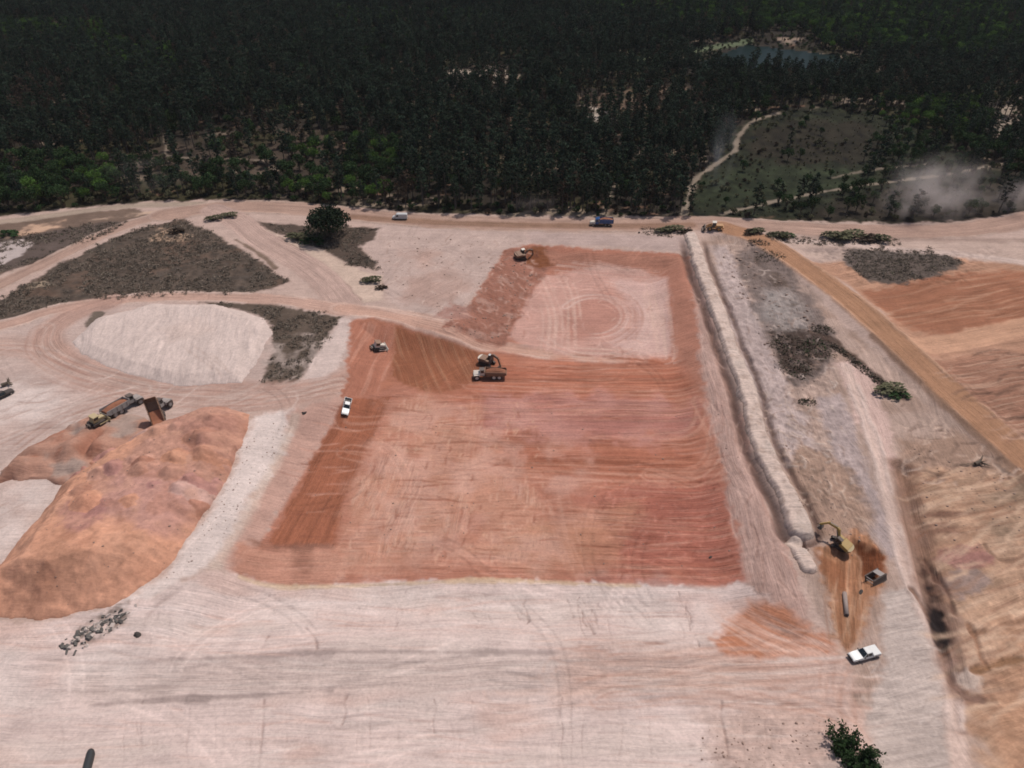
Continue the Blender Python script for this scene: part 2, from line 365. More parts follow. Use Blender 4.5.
    i, m = A([(640,470),(720,470),(748,578),(660,586),(600,575),(590,500)], (168,98,80), wob=6, soft=6, op=0.8, var=0.10, seed=45)
    E.streak(i, m, 0.0, 0.5, 6, 0.16, 0.03, 0.8, tint=(186,122,102), seed=46)
    i, m = A([(540,520),(640,500),(620,560),(540,575),(500,560)], (188,138,106), wob=3, soft=3, op=0.5, var=0.1, seed=47)
    # long even passes across the right
    i, m = A([(505,360),(680,360),(700,420),(715,470),(620,482),(520,478),(470,420),(440,400)], (172,106,80), wob=6, soft=5, var=0.08, vs=9, seed=48)
    E.streak(i, m, 0.0, 0.8, 60, 0.22, 0.05, 0.8, seed=49); E.streak(i, m, 0.0, 0.35, 40, 0.10, 0.03, 0.8, tint=(196,136,106), seed=50)
    i, m = A([(470,400),(600,392),(700,400),(705,425),(640,440),(540,436),(480,424)], (182,126,116), wob=5, soft=4, op=0.6, var=0.06, seed=51)
    E.streak(i, m, 0.0, 0.6, 40, 0.14, 0.03, 0.6, seed=52)
    for L in ([(520,441),(600,440),(690,444)], [(520,458),(610,462),(700,466)], [(560,352),(640,360),(685,362)], [(500,432),(560,434)]):
        E.road(L, 1.3, (142,82,58), op=0.75, soft=0.6, wob=0.6, taper=8)
    for k, L in enumerate(([(350,420),(470,412),(700,405)], [(350,450),(500,470),(720,476)], [(340,520),(500,515),(735,525)], [(300,560),(500,556),(745,560)], [(480,366),(560,375),(690,372)], [(470,385),(560,390),(695,388)],
                           [(690,372),(706,400),(700,430),(660,440)], [(700,400),(716,440),(700,470),(650,474)], [(250,556),(330,568),(420,570)], [(400,398),(385,470),(350,560)], [(470,398),(460,480),(440,560)], [(560,480),(575,540),(590,575)])):
        E.ruts(L, 5, 6, (204,152,126), 0.5, 0.40, seed=60+k)
        if k < 7: E.ruts(L, 3, 6, (148,88,64), 0.5, 0.35, seed=90+k)
    A([(295,548),(312,548),(310,576),(296,574)], (150,100,80), wob=1, soft=2, op=0.6)
    A([(252,540),(330,543),(330,548),(262,548)], (140,95,76), wob=1, soft=1, op=0.7)
    # upper pad, its soil colours lowered to put the dimmer light in
    i, m = A([(536,276),(600,264),(640,268),(668,277),(674,357),(600,356),(545,352),(505,338),(520,305)], (199,153,136), wob=1.6, soft=1.2, var=0.07, vs=6, seed=53)
    A([(610,278),(668,278),(672,355),(640,352),(600,345),(640,320)], (206,170,157), wob=2, soft=2, op=0.8, var=0.06)
    i, m = A([(575,300),(610,292),(630,312),(610,336),(570,340),(560,322)], (183,128,109), wob=2, soft=3, op=0.75, var=0.08, seed=54)
    for q, (rx, ry) in enumerate(((24,14),(34,21),(45,29),(55,36))):
        E.ruts([(594+rx*math.cos(t), 317+ry*math.sin(t)) for t in np.linspace(-2.6, 3.2, 14)], 3, 3.5, (212,181,166) if q % 2 else (178,130,111), 0.6, 0.5, seed=110+q)
    for q, L in enumerate(([(545,278),(556,315),(552,350)], [(560,272),(572,300),(575,350)], [(662,282),(668,320),(672,356)], [(654,282),(660,320),(664,358)], [(505,345),(560,354),(665,357)], [(540,262),(600,268),(660,272)])):
        E.ruts(L, 5, 6, (212,176,157), 0.6, 0.5, seed=120+q)
    i, m = A([(506,250),(540,246),(552,262),(534,290),(516,325),(505,345),(470,336),(440,328),(462,312),(482,288)], (157,107,88), wob=2, soft=1.0, var=0.16, vs=3, seed=55)
    E.dz[i] += 0.35*m*fbm(E.x[i]/2.2, E.y[i]/2.2, 56, 3); E.lay(i, m*sstep(0.1, 0.5, fbm(E.x[i]/3.5, E.y[i]/3.5, 57, 3))*0.7, (178,139,122))
    A([(524,248),(545,246),(556,262),(540,268),(526,262)], (143,88,57), wob=1, soft=0.8, var=0.12)
    A([(430,318),(450,302),(470,308),(466,322)], (168,126,111), wob=1.5, soft=1, patchy=0.35, ps=5, seed=58)
    A([(545,250),(686,256),(692,272),(660,272),(600,262),(552,262)], (176,122,99), wob=1, soft=1, var=0.10, vs=4)
    A([(668,272),(692,262),(712,335),(748,440),(735,450),(700,385),(676,357)], (178,122,99), wob=1.5, soft=1.5, var=0.08, region=PITF)
    # right flank of the pit, and the front slope
    i, m = A([(690,258),(700,280),(726,372),(748,446),(786,560),(806,600),(820,650),(760,650),(745,585),(747,570),(716,450),(700,360)], (188,154,139), wob=1.5, soft=1.2, var=0.08, vs=6, seed=71)
    E.streak(i, m, px_ang((770,560),(705,330)), 0.6, 20, 0.12, 0.04, 1, seed=72)
    FR = [(-140,640),(-20,625),(40,622),(110,606),(150,600),(205,572),(232,574),(290,587),(420,582),(500,580),(640,586),(745,583),(770,600),(835,650),(840,700),(900,800),(-140,800)]
    i, m = A(FR, (212,189,178), wob=1.0, soft=0.7, var=0.05, vs=16, seed=73)
    E.lay(i, m*sstep(0.05, 0.5, fbm(E.x[i]/16, E.y[i]/5, 74, 3))*0.6, (206,172,156)); E.lay(i, m*sstep(0.1, 0.5, fbm(E.x[i]/22, E.y[i]/4, 75, 3))*0.5, (204,186,174))
    E.streak(i, m, 0.0, 0.7, 30, 0.05, 0.02, 1.5, seed=76)
    i, m = A([(60,668),(150,662),(400,655),(640,652),(840,652),(850,690),(700,694),(450,694),(200,700),(90,704)], (201,179,167), wob=1.0, soft=2.2, op=0.85, var=0.05, vs=9, seed=77)
    E.streak(i, m, 0.02, 0.6, 40, 0.07, 0.03, 1, seed=78)
    for L, wd, op in (([(80,664),(150,661),(260,656),(330,652),(450,652),(640,652)], 0.8, 0.6), ([(84,668),(150,664),(260,659),(330,655)], 1.6, 0.35), ([(90,705),(180,699),(260,695),(330,690)], 0.7, 0.75), ([(190,699),(208,699)], 1.2, 0.6), ([(640,694),(700,698),(760,700)], 1.2, 0.35)):
        E.road(L, wd, (150,132,124), op=op, soft=0.4, wob=0.7)
    i, m = A([(560,640),(720,640),(840,655),(860,700),(880,720),(840,760),(800,720),(700,690),(560,700)], (194,162,146), wob=3, soft=4, op=0.8, var=0.08, seed=79)
    i, m = A([(712,640),(726,618),(750,602),(790,608),(842,648),(830,660),(780,660),(722,658)], (184,122,90), wob=1.6, soft=1.4, var=0.08, vs=4, seed=80)
    E.streak(i, m, px_ang((740,605),(830,655)), 0.6, 16, 0.1, 0.03, 0.8, tint=(208,158,130), seed=81)
    A([(630,600),(700,590),(735,600),(715,625),(660,618)], (206,176,164), wob=2, soft=2, op=0.6, patchy=0.5, ps=4)
    for k, L in enumerate(([(735,598),(780,630),(850,654)], [(720,610),(770,640),(845,656)], [(560,672),(700,662),(840,660)], [(500,690),(680,684),(820,672),(860,662)], [(850,655),(846,690),(862,720),(880,735)], [(846,660),(838,700),(850,730),(876,732)], [(700,600),(770,640),(840,652)], [(600,700),(720,690),(830,720),(870,768)])):
        E.ruts(L, 5, 5, (212,178,160), 0.5, 0.5, seed=130+k); E.ruts(L, 3, 5, (176,128,104), 0.5, 0.4, seed=150+k)
    i, m = A([(690,715),(800,712),(838,735),(826,800),(700,800),(720,750)], (196,166,150), wob=3, soft=3, op=0.8, var=0.10, vs=3, seed=82)
    # ---- right-hand ground: strip beside the berm, burnt patch, tracks
    i, m = A([(702,238),(736,232),(790,268),(850,330),(1040,478),(1100,560),(1100,800),(900,800),(880,730),(840,650),(812,600),(786,500),(745,400),(720,310)], (178,152,136), wob=1.5, soft=1.2, var=0.12, vs=6, seed=83)
    E.lay(i, m*sstep(0.05, 0.5, fbm(E.x[i]/8, E.y[i]/8, 84, 4))*0.6, (156,128,110))
    E.streak(i, m, px_ang((860,560),(760,300)), 0.8, 14, 0.10, 0.06, 2, seed=85)
    i, m = A([(712,246),(728,246),(752,300),(790,390),(832,470),(818,500),(786,470),(752,392),(728,320)], (184,164,156), wob=1.5, soft=1.5, op=0.9, var=0.10, vs=2.5, seed=86)
    i, m = A([(735,250),(762,244),(790,268),(812,300),(838,338),(828,372),(796,384),(772,352),(756,316),(742,280)], (124,108,100), wob=2.5, soft=1.5, op=0.95, var=0.16, vs=4, seed=87)
    A([(764,290),(790,288),(806,312),(812,330),(790,338),(768,322)], (158,146,138), wob=2.5, soft=3, op=0.85, var=0.08)
    A([(772,332),(800,328),(828,334),(834,352),(812,374),(792,378),(776,356)], (74,60,52), wob=3, soft=1.2, op=0.95, var=0.2, vs=2, patchy=0.3, ps=4, seed=88)
    A([(752,254),(772,262),(800,300),(792,306),(764,276)], (98,82,72), wob=2, soft=1, patchy=0.45, ps=5, seed=89)
    E.road([(828,338),(846,352),(866,368),(880,380),(900,396)], 3.0, (78,60,50), op=0.85, wob=1.6, soft=0.8)
    i, m = A([(818,398),(842,392),(858,440),(880,500),(902,560),(888,560),(858,510),(832,450)], (172,153,146), wob=1.0, soft=1.2, var=0.05, seed=91)
    i, m = A([(836,364),(852,360),(872,372),(888,420),(896,470),(880,470),(858,420)], (204,172,158), wob=1.2, soft=1.0, var=0.05, seed=92)
    E.streak(i, m, px_ang((880,460),(845,365)), 0.5, 18, 0.12, 0.05, 0.8, seed=93)
    A([(786,470),(800,440),(850,470),(872,520),(862,540),(820,540),(806,510)], (166,136,116), wob=1.5, soft=1.5, var=0.12, vs=3, seed=94)
    A([(900,440),(960,430),(1040,480),(1040,620),(960,620),(930,560),(905,500)], (160,130,110), wob=2, soft=2, var=0.14, vs=6, seed=95)
    i, m = A([(905,470),(1040,470),(1100,620),(1100,800),(985,800),(968,690),(955,620),(925,560)], (190,152,122), wob=2, soft=2, op=0.85, var=0.10, vs=6, seed=96)
    E.streak(i, m, px_ang((930,545),(1020,515)), 0.9, 22, 0.16, 0.08, 2.0, seed=97)
    E.streak(i, m, px_ang((930,545),(1020,515)), 0.6, 16, 0.07, 0.04, 2.0, tint=(146,104,80), seed=98)
    A([(985,492),(1040,478),(1040,500),(1000,508)], (116,100,82), wob=3, soft=3, op=0.7); A([(985,518),(1030,512),(1030,530),(990,536)], (122,106,88), wob=3, soft=3, op=0.6)
    for L in ([(912,519),(960,514),(985,511)], [(908,528),(960,524)], [(916,536),(970,529)], [(905,462),(925,480)], [(902,452),(918,455)]):
        E.road(L, 1.6, (120,84,68), op=0.8, wob=0.8, soft=0.6, taper=4); 
    i, m = A([(965+28*math.cos(t), 557+13*math.sin(t)) for t in np.linspace(0, 6.0, 14)], (158,112,100), wob=1.0, soft=0.7, var=0.08, vs=2)
    i, m = A([(965+28*math.cos(t), 583+15*math.sin(t)) for t in np.linspace(0, 6.0, 14)], (154,130,118), wob=1.0, soft=0.7, var=0.08, vs=2)
    # haul road, spur and the orange ground east of it
    i, m = A([(800,262),(850,286),(900,330),(960,385),(1100,500),(1200,470),(1200,262),(1000,252),(880,258)], (180,136,108), wob=2, soft=2, var=0.10, vs=10, seed=101)
    E.streak(i, m, px_ang((900,300),(1020,280)), 0.9, 30, 0.12, 0.06, 2, seed=102)
    i, m = A([(866,292),(930,276),(1000,270),(1100,272),(1100,312),(1000,326),(930,334),(896,322)], (160,106,78), wob=2.5, soft=2, var=0.10, vs=8, seed=103)
    E.streak(i, m, px_ang((900,305),(1020,285)), 0.7, 30, 0.12, 0.06, 2, tint=(184,136,106), seed=104)
    i, m = A([(926,362),(1000,350),(1100,344),(1200,440),(1100,480),(1010,432)], (166,120,96), wob=3, soft=3, var=0.12, vs=6, seed=105)
    E.streak(i, m, px_ang((930,380),(1020,365)), 0.8, 18, 0.20, 0.08, 2, tint=(188,148,122), seed=106)
    A([(780,240),(1100,240),(1100,280),(1000,262),(900,254),(820,262)], (190,164,148), wob=2, soft=2, var=0.10, vs=6, seed=107)
    A([(840,252),(880,247),(930,250),(970,262),(944,272),(905,283),(868,282),(850,268)], (90,81,74), wob=3, soft=1.2, op=0.95, var=0.18, vs=3, seed=108)
    A([(800,246),(850,244),(860,262),(840,268),(806,258)], (136,118,110), wob=3, soft=2, op=0.7, patchy=0.4, ps=6)
    E.road([(790,240),(840,244),(900,250),(960,254),(1040,264),(1140,274)], 4.0, (204,180,166), op=0.8, soft=1.2)
    E.road([(760,236),(850,238),(940,240),(1040,240),(1140,240)], 3.5, (150,126,112), op=0.6, soft=1.5, wob=2)
    E.road([(904,345),(930,345),(965,340),(1024,326),(1120,306)], 8, (198,152,120), op=0.9, soft=1.0, a=0.10, region=ROADS)
    for q, L in enumerate(([(820,270),(860,298),(890,330),(905,345),(960,342),(1030,325)], [(850,290),(880,315),(900,335),(940,345)])):
        E.ruts(L, 5, 5, (206,158,126), 0.7, 0.6, seed=170+q)
    E.road(HAUL, 9.5, (170,126,94), edge=(196,154,124), a=0.07, lat=1.0, berm=0.35, wob=0.4, region=HAULR, raw=True)
    off = np.array([(-1.0, -1.0)])*4.6
    E.road(HAUL[18:]+off*0.95, 2.2, (134,104,84), op=0.8, soft=0.7, wob=0.6, raw=True)
    # gravel apron, pale track and the muddy ditch
    i, m = A([(882,592),(904,590),(922,620),(944,668),(956,800),(880,800),(866,720),(884,660),(880,620)], (192,174,162), wob=1, soft=1.2, var=0.06, vs=5, seed=111)
    E.streak(i, m, px_ang((890,700),(935,690)), 0.5, 10, 0.10, 0.03, 1.5, seed=112)
    E.road([(846,366),(862,410),(878,455),(892,515),(908,575),(926,618),(944,660),(956,720),(962,800)], 2.4, (212,184,168), op=0.85, berm=0.3, edge=(214,190,176), wob=0.6)
    i, m = E.road([(900,470),(912,520),(924,566),(936,612),(948,654),(958,690)], 5.5, (136,100,80), op=0.75, wob=1.6, soft=1.6, a=0.2, lat=0.6, raw=False)
    A([(918,560),(930,575),(938,610),(952,640),(945,660),(936,640),(926,605)], (84,60,50), wob=1.5, soft=0.9, op=0.9, var=0.2, vs=1.5)
    A([(928,588),(936,600),(945,626),(952,650),(945,657),(937,640),(930,612)], (40,34,34), wob=1.2, soft=0.6, op=0.95, fine=0.8)
    E.road([(964,672),(972,690),(990,700),(1002,712)], 2.2, (136,104,86), op=0.8, wob=0.8)
    A([(990,620),(1040,600),(1100,620),(1100,800),(1000,800),(985,700)], (184,136,102), wob=3, soft=3, op=0.6, var=0.12, seed=113)
    # brown dig below the berm
    i, m = A([(815,548),(856,526),(886,556),(882,586),(862,640),(846,652),(836,640),(832,596)], (172,122,88), wob=1.4, soft=1.0, var=0.10, vs=3, seed=114)
    E.streak(i, m, px_ang((850,650),(845,560)), 0.55, 10, 0.22, 0.05, 0.8, seed=115)
    A([(856,546),(884,552),(884,572),(876,582),(862,574)], (124,72,44), wob=0.8, soft=0.8, var=0.1); A([(816,556),(842,560),(850,590),(836,592)], (146,92,60), wob=1, soft=1, op=0.7)
    for q, L in enumerate(([(850,560),(848,600),(845,640)], [(840,565),(836,600),(842,645)], [(862,585),(858,620),(850,650)])):
        E.ruts(L, 3, 3, (206,164,130), 0.4, 0.6, seed=180+q); E.ruts(L, 2, 3, (140,92,62), 0.4, 0.5, seed=190+q)
    # churned, lumpy strips either side of the berm and in the right-hand field
    for L, amp, sc in (([(712,246),(736,240),(800,300),(850,400),(880,520),(862,545),(818,500),(786,470),(752,392),(728,320)], 0.30, 1.6), ([(735,250),(790,268),(838,338),(828,380),(796,390),(756,316)], 0.30, 1.3),
                       ([(900,440),(1040,480),(1100,640),(1100,800),(985,800),(955,620),(905,500)], 0.12, 1.8), ([(800,246),(1000,250),(970,285),(860,285)], 0.28, 1.6), ([(262,345),(342,316),(300,381)], 0.25, 1.5), ([(60,300),(148,230),(214,234),(288,281),(200,295)], 0.14, 1.4), ([(690,715),(838,715),(826,800),(700,800)], 0.12, 1.2)):
        i, m = E.mask_poly(pts(L), 3, 3)
        n = fbm(E.x[i]/sc, E.y[i]/sc, 231, 3); E.dz[i] += amp*m*n; E.col[i] *= (1+0.30*m*fbm(E.x[i]/(sc*0.8), E.y[i]/(sc*0.8), 232, 3))[:, None]
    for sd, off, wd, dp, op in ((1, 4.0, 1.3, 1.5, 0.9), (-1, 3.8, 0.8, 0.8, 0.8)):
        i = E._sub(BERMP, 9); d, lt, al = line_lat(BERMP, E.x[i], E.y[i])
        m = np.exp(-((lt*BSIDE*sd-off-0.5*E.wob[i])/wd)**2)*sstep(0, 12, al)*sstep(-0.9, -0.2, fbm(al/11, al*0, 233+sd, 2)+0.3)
        E.dz[i] -= dp*m; E.lay(i, m*op, (98,74,66), 0.15, 2)  # carved berm ditches, painted dark for damp soil and for the berm's shade
    i, m = A([(72,640),(84,624),(100,612),(126,606),(130,616),(112,632),(96,642),(80,648)], (112,98,88), wob=2, soft=0.8, op=0.9, patchy=0.45, ps=1.8, seed=235, fine=1.2)
    # ---- erosion gullies down the two front slopes: carved, shade painted in as darker clay
    r = np.random.default_rng(5)
    G = []
    for k in range(70):
        u = r.uniform(150, 700); v0 = r.uniform(588, 615); v1 = r.uniform(622, 650); sh = 10 if u > 430 else -6
        v1 = v0 + (v1-v0)*r.uniform(0.4, 1.0); q = [(u + sh*(t-0.5)*(v1-v0)/30 + r.normal(0, 1.7), v0+(v1-v0)*t) for t in (0, 0.2, 0.4, 0.6, 0.8, 1)]; G.append((q, r.uniform(0.16, 0.34), r.uniform(0.1, 0.35) if u < 430 else r.uniform(0.25, 0.9)))
    for k in range(40):
        u = r.uniform(20, 820); v0 = r.uniform(698, 712); v1 = r.uniform(730, 800)
        q = [(u + r.normal(0, 1.3), v0+(v1-v0)*t) for t in (0, 0.2, 0.4, 0.6, 0.8, 1)]; G.append((q, r.uniform(0.12, 0.28), r.uniform(0.08, 0.35)))
    G += [([(306,628),(312,634),(316,641),(317,648)], 0.45, 0.9), ([(268,636),(262,648)], 0.5, 0.8), ([(347,696),(344,704),(346,712),(342,724)], 0.4, 0.9), ([(434,700),(436,710),(433,720),(434,732)], 0.28, 0.7), ([(562,698),(560,714),(563,730),(561,750),(564,768)], 0.24, 0.5),
          ([(722,702),(721,718),(726,738),(728,756)], 0.4, 0.9), ([(690,765),(720,757),(742,762)], 0.4, 0.7), ([(582,612),(588,622),(594,634)], 0.5, 0.8), ([(264,700),(262,735),(259,768)], 0.4, 0.7), ([(0,660),(8,652),(16,645)], 0.5, 0.8), ([(140,634),(152,610),(180,590)], 1.1, 0.6)]
    for q, wd, op in G:
        P = smooth_line(pts(q), 4); i = E._sub(P, 2.5); d, lt, al = line_lat(P, E.x[i], E.y[i])
        d = d + 0.12*E.wob2[i]; m = np.exp(-(d/(wd*0.55))**2)*op
        m = m*(0.6+0.4*vn(al/1.2, al*0, 9)); E.lay(i, m*0.75, (120,94,84)); E.dz[i] -= 0.30*m
    # bleached patches of the sand
    for L in ([(-60,470),(30,476),(70,492),(20,545),(-60,610)], [(-60,640),(60,650),(120,640),(160,665),(80,700),(-60,720)], [(150,600),(300,596),(420,600),(300,625),(160,640)], [(60,430),(-30,420),(-30,380),(60,385)], [(430,595),(700,592),(690,640),(450,640)]):
        A(L, (221,203,192), wob=5, soft=5, op=0.7, var=0.04, patchy=0.4, ps=9, seed=240)
    A([(395,405),(520,408),(600,480),(560,560),(350,566),(360,480)], (206,160,140), wob=6, soft=5, op=0.55, var=0.08, patchy=0.5, ps=6, seed=241); A([(480,395),(700,395),(715,440),(520,440)], (200,146,130), wob=5, soft=4, op=0.5, patchy=0.5, ps=8, seed=242)
    # ledges and scrapes
    D = E.dashes; RF = px_ang((930,545),(1020,515)); RS = px_ang((860,560),(760,300))
    D([(905,470),(1040,470),(1100,620),(1100,780),(985,780),(955,620),(925,560)], 150, RF, 0.15, 5, 20, 0.9, [(140,100,78),(212,178,148),(206,172,144),(166,124,96)], 0.6, -0.10, 1, 0.05)
    D([(900,400),(1024,470),(1024,500),(905,480)], 60, RF, 0.5, 2, 8, 0.7, [(122,98,84),(200,172,152)], 0.7, -0.2, 2)
    D([(712,246),(736,240),(800,300),(850,400),(880,520),(862,545),(818,500),(786,470),(752,392),(728,320)], 170, RS, 0.8, 1.5, 6, 0.6, [(134,112,100),(202,182,168),(150,124,108)], 0.7, 0.18, 3, 0.3)
    D([(752,390),(800,400),(866,530),(815,530),(786,470)], 120, px_ang((790,440),(850,500)), 0.5, 1.5, 5, 0.5, [(138,112,96),(196,170,150)], 0.7, 0.18, 4, 0.35)
    D([(866,292),(1000,270),(1100,272),(1100,340),(1000,335),(930,340),(896,322)], 90, px_ang((900,305),(1020,285)), 0.12, 6, 26, 0.9, [(130,86,62),(190,144,114),(150,100,72)], 0.6, -0.15, 5, 0.05)
    D([(926,362),(1000,350),(1100,344),(1200,440),(1100,480),(1010,432)], 110, px_ang((930,380),(1020,365)), 0.2, 4, 18, 0.9, [(132,94,76),(196,156,130),(120,90,74)], 0.65, -0.2, 6)
    D([(345,398),(500,360),(680,360),(720,470),(745,575),(500,575),(290,582),(300,470)], 260, 0.0, 0.10, 3, 16, 0.5, [(146,88,66),(206,152,128),(196,140,116)], 0.6, -0.08, 7, 0.03)
    D([(400,398),(530,405),(560,540),(520,560),(344,566),(380,440)], 200, 1.5, 0.15, 1.0, 4, 0.5, [(212,164,138),(206,158,130),(156,98,76)], 0.6, -0.06, 8, 0.1)
    D([(600,480),(720,470),(745,575),(620,580)], 120, 0.9, 0.5, 1.0, 4, 0.5, [(196,132,112),(146,84,66)], 0.55, -0.06, 9, 0.3)
    D([(-60,640),(200,600),(420,590),(700,590),(760,650),(400,650),(-60,665)], 110, 0.0, 0.1, 4, 22, 0.5, [(186,160,148),(226,208,198),(206,170,154)], 0.5, -0.06, 10, 0.03)
    D([(-60,700),(400,700),(820,700),(830,790),(-60,790)], 130, 0.0, 0.12, 3, 18, 0.45, [(184,160,148),(226,208,196),(204,168,152)], 0.5, -0.06, 11, 0.03)
    D([(80,660),(840,655),(850,692),(90,702)], 70, 0.0, 0.06, 5, 25, 0.5, [(172,152,142),(216,198,186)], 0.5, -0.06, 12, 0.02)
    D([(506,250),(540,246),(534,290),(505,345),(440,328),(482,288)], 110, px_ang((510,340),(530,260)), 0.7, 1, 5, 0.6, [(134,84,66),(202,160,140)], 0.7, 0.2, 13, 0.3)
    D([(380,230),(525,238),(478,290),(440,318),(390,296)], 90, px_ang((400,300),(470,262)), 0.5, 2, 9, 0.6, [(160,130,114),(210,184,168)], 0.55, -0.1, 14, 0.25)
    D([(-40,340),(60,360),(180,395),(330,392),(250,410),(60,480),(-40,560)], 130, px_ang((0,440),(130,395)), 0.35, 3, 14, 0.6, [(168,136,120),(214,190,176)], 0.5, -0.08, 15, 0.15)
    D([(540,268),(668,277),(674,357),(545,352),(510,335)], 110, 1.4, 0.9, 2, 9, 0.5, [(222,182,164),(178,126,106)], 0.5, -0.06, 16, 0.3)
    D([(690,262),(726,372),(786,560),(806,600),(747,575),(716,450)], 90, px_ang((770,560),(705,330)), 0.3, 3, 12, 0.5, [(160,124,108),(206,172,156)], 0.55, -0.1, 17, 0.1)
    D([(880,592),(904,590),(944,668),(956,790),(880,790),(866,720)], 70, px_ang((890,700),(935,690)), 0.3, 2, 7, 0.4, [(160,144,134),(210,192,180)], 0.5, -0.06, 18, 0.1)
    D([(540,640),(720,640),(860,665),(870,720),(600,700)], 90, 0.05, 0.15, 3, 14, 0.5, [(180,138,118),(216,182,164)], 0.5, -0.06, 19, 0.06)
    A([(958,672),(975,668),(985,678),(980,692),(966,690)], (200,178,162), wob=1.2, soft=0.8, op=0.85, var=0.1)
    for L, wd, c, dz in (([(950,676),(956,688),(966,696),(980,699)], 1.5, (130,100,86), 0.35), ([(970,626),(977,640),(981,656),(989,668)], 0.8, (146,104,78), 0.4), ([(974,670),(990,667),(1008,661),(1040,656)], 1.4, (140,100,68), 0.35), ([(974,632),(990,630),(1002,624),(1040,618)], 0.6, (140,104,80), 0.2), ([(925,560),(934,575),(946,590),(955,612)], 1.2, (112,80,66), 0.5), ([(912,590),(922,606),(930,622)], 1.0, (128,94,76), 0.4), ([(985,545),(1000,560),(1024,556)], 0.7, (136,104,84), 0.2)):
        i, m = E.road(L, wd, c, op=0.85, soft=0.5, wob=0.8); E.dz[i] -= dz*m
    E.road([(240,577),(290,587),(420,583),(500,580),(640,586)], 1.0, (208,178,140), op=0.6, soft=0.4, wob=0.5)
    # stray wheel marks all over the bare ground
    r = np.random.default_rng(33)
    for k in range(150):
        u, v = r.uniform(-20, 1040), r.uniform(236, 780); X0, Y0, _ = at(u, v); a = r.uniform(0, 6.28); L = [(X0, Y0)]; cv = r.normal(0, 0.035)
        if 250 < u < 760 and 340 < v < 590: a = r.normal(0, 0.25)
        if v > 640: a = r.normal(0, 0.15); cv *= 0.3
        for q in range(int(r.uniform(5, 14))): a += cv*3; L.append((L[-1][0]+3*math.cos(a), L[-1][1]+3*math.sin(a)))
        i0 = E._sub(np.array(L), 1); i0 = i0[(E.reg[i0] == 0) | (E.reg[i0] == PITF) | (E.reg[i0] == ROADS)]
        if i0.size < 50: continue
        base = np.median(E.col[i0], 0); d, lt, al = line_lat(np.array(L), E.x[i0], E.y[i0]); k1 = 1 + r.choice((-0.16, 0.14))
        m = (np.exp(-((lt-1.1)/0.34)**2)+np.exp(-((lt+1.1)/0.34)**2))*sstep(0, 4, al)*sstep(al.max(), al.max()-4, al)*(d < 2)
        E.col[i0] *= (1+(k1-1)*m*r.uniform(0.5, 1))[:, None]; E.dz[i0] -= 0.06*m
    # fine grain everywhere in the open ground
    k = np.nonzero((E.reg != FORESTF) & (E.reg != POND) & (E.y < 300))[0]
    E.dz[k] += 0.035*fbm(E.x[k]/1.1, E.y[k]/1.1, 201, 3) + 0.10*fbm(E.x[k]/5, E.y[k]/5, 202, 2)
    E.col[k] *= (1 + 0.07*fbm(E.x[k]/0.9, E.y[k]/0.9, 203, 2) + 0.08*fbm(E.x[k]/3, E.y[k]/3, 204, 2))[:, None]
    E.dz[E.reg == POND] = 0
paint_ground(E)
GZ = (BASEZ + E.dz).reshape(NROW, NCOL)
GZ[E.reg.reshape(NROW, NCOL) == POND] = -1.2
E.col = np.clip(E.col, 0.008, 0.75)

def ground_z(x, y):
    """height of the finished ground mesh"""
    x = np.atleast_1d(np.asarray(x, float)); y = np.atleast_1d(np.asarray(y, float))
    jf = np.interp(y, ROWY, np.arange(NROW)); j = np.clip(jf.astype(int), 0, NROW-2); tj = jf-j
    uf = (np.clip(x/np.interp(y, ROWY, ROWW), -1, 1)+1)/2*(NCOL-1); i = np.clip(uf.astype(int), 0, NCOL-2); ti = uf-i
    return (GZ[j, i]*(1-ti)+GZ[j, i+1]*ti)*(1-tj) + (GZ[j+1, i]*(1-ti)+GZ[j+1, i+1]*ti)*tj

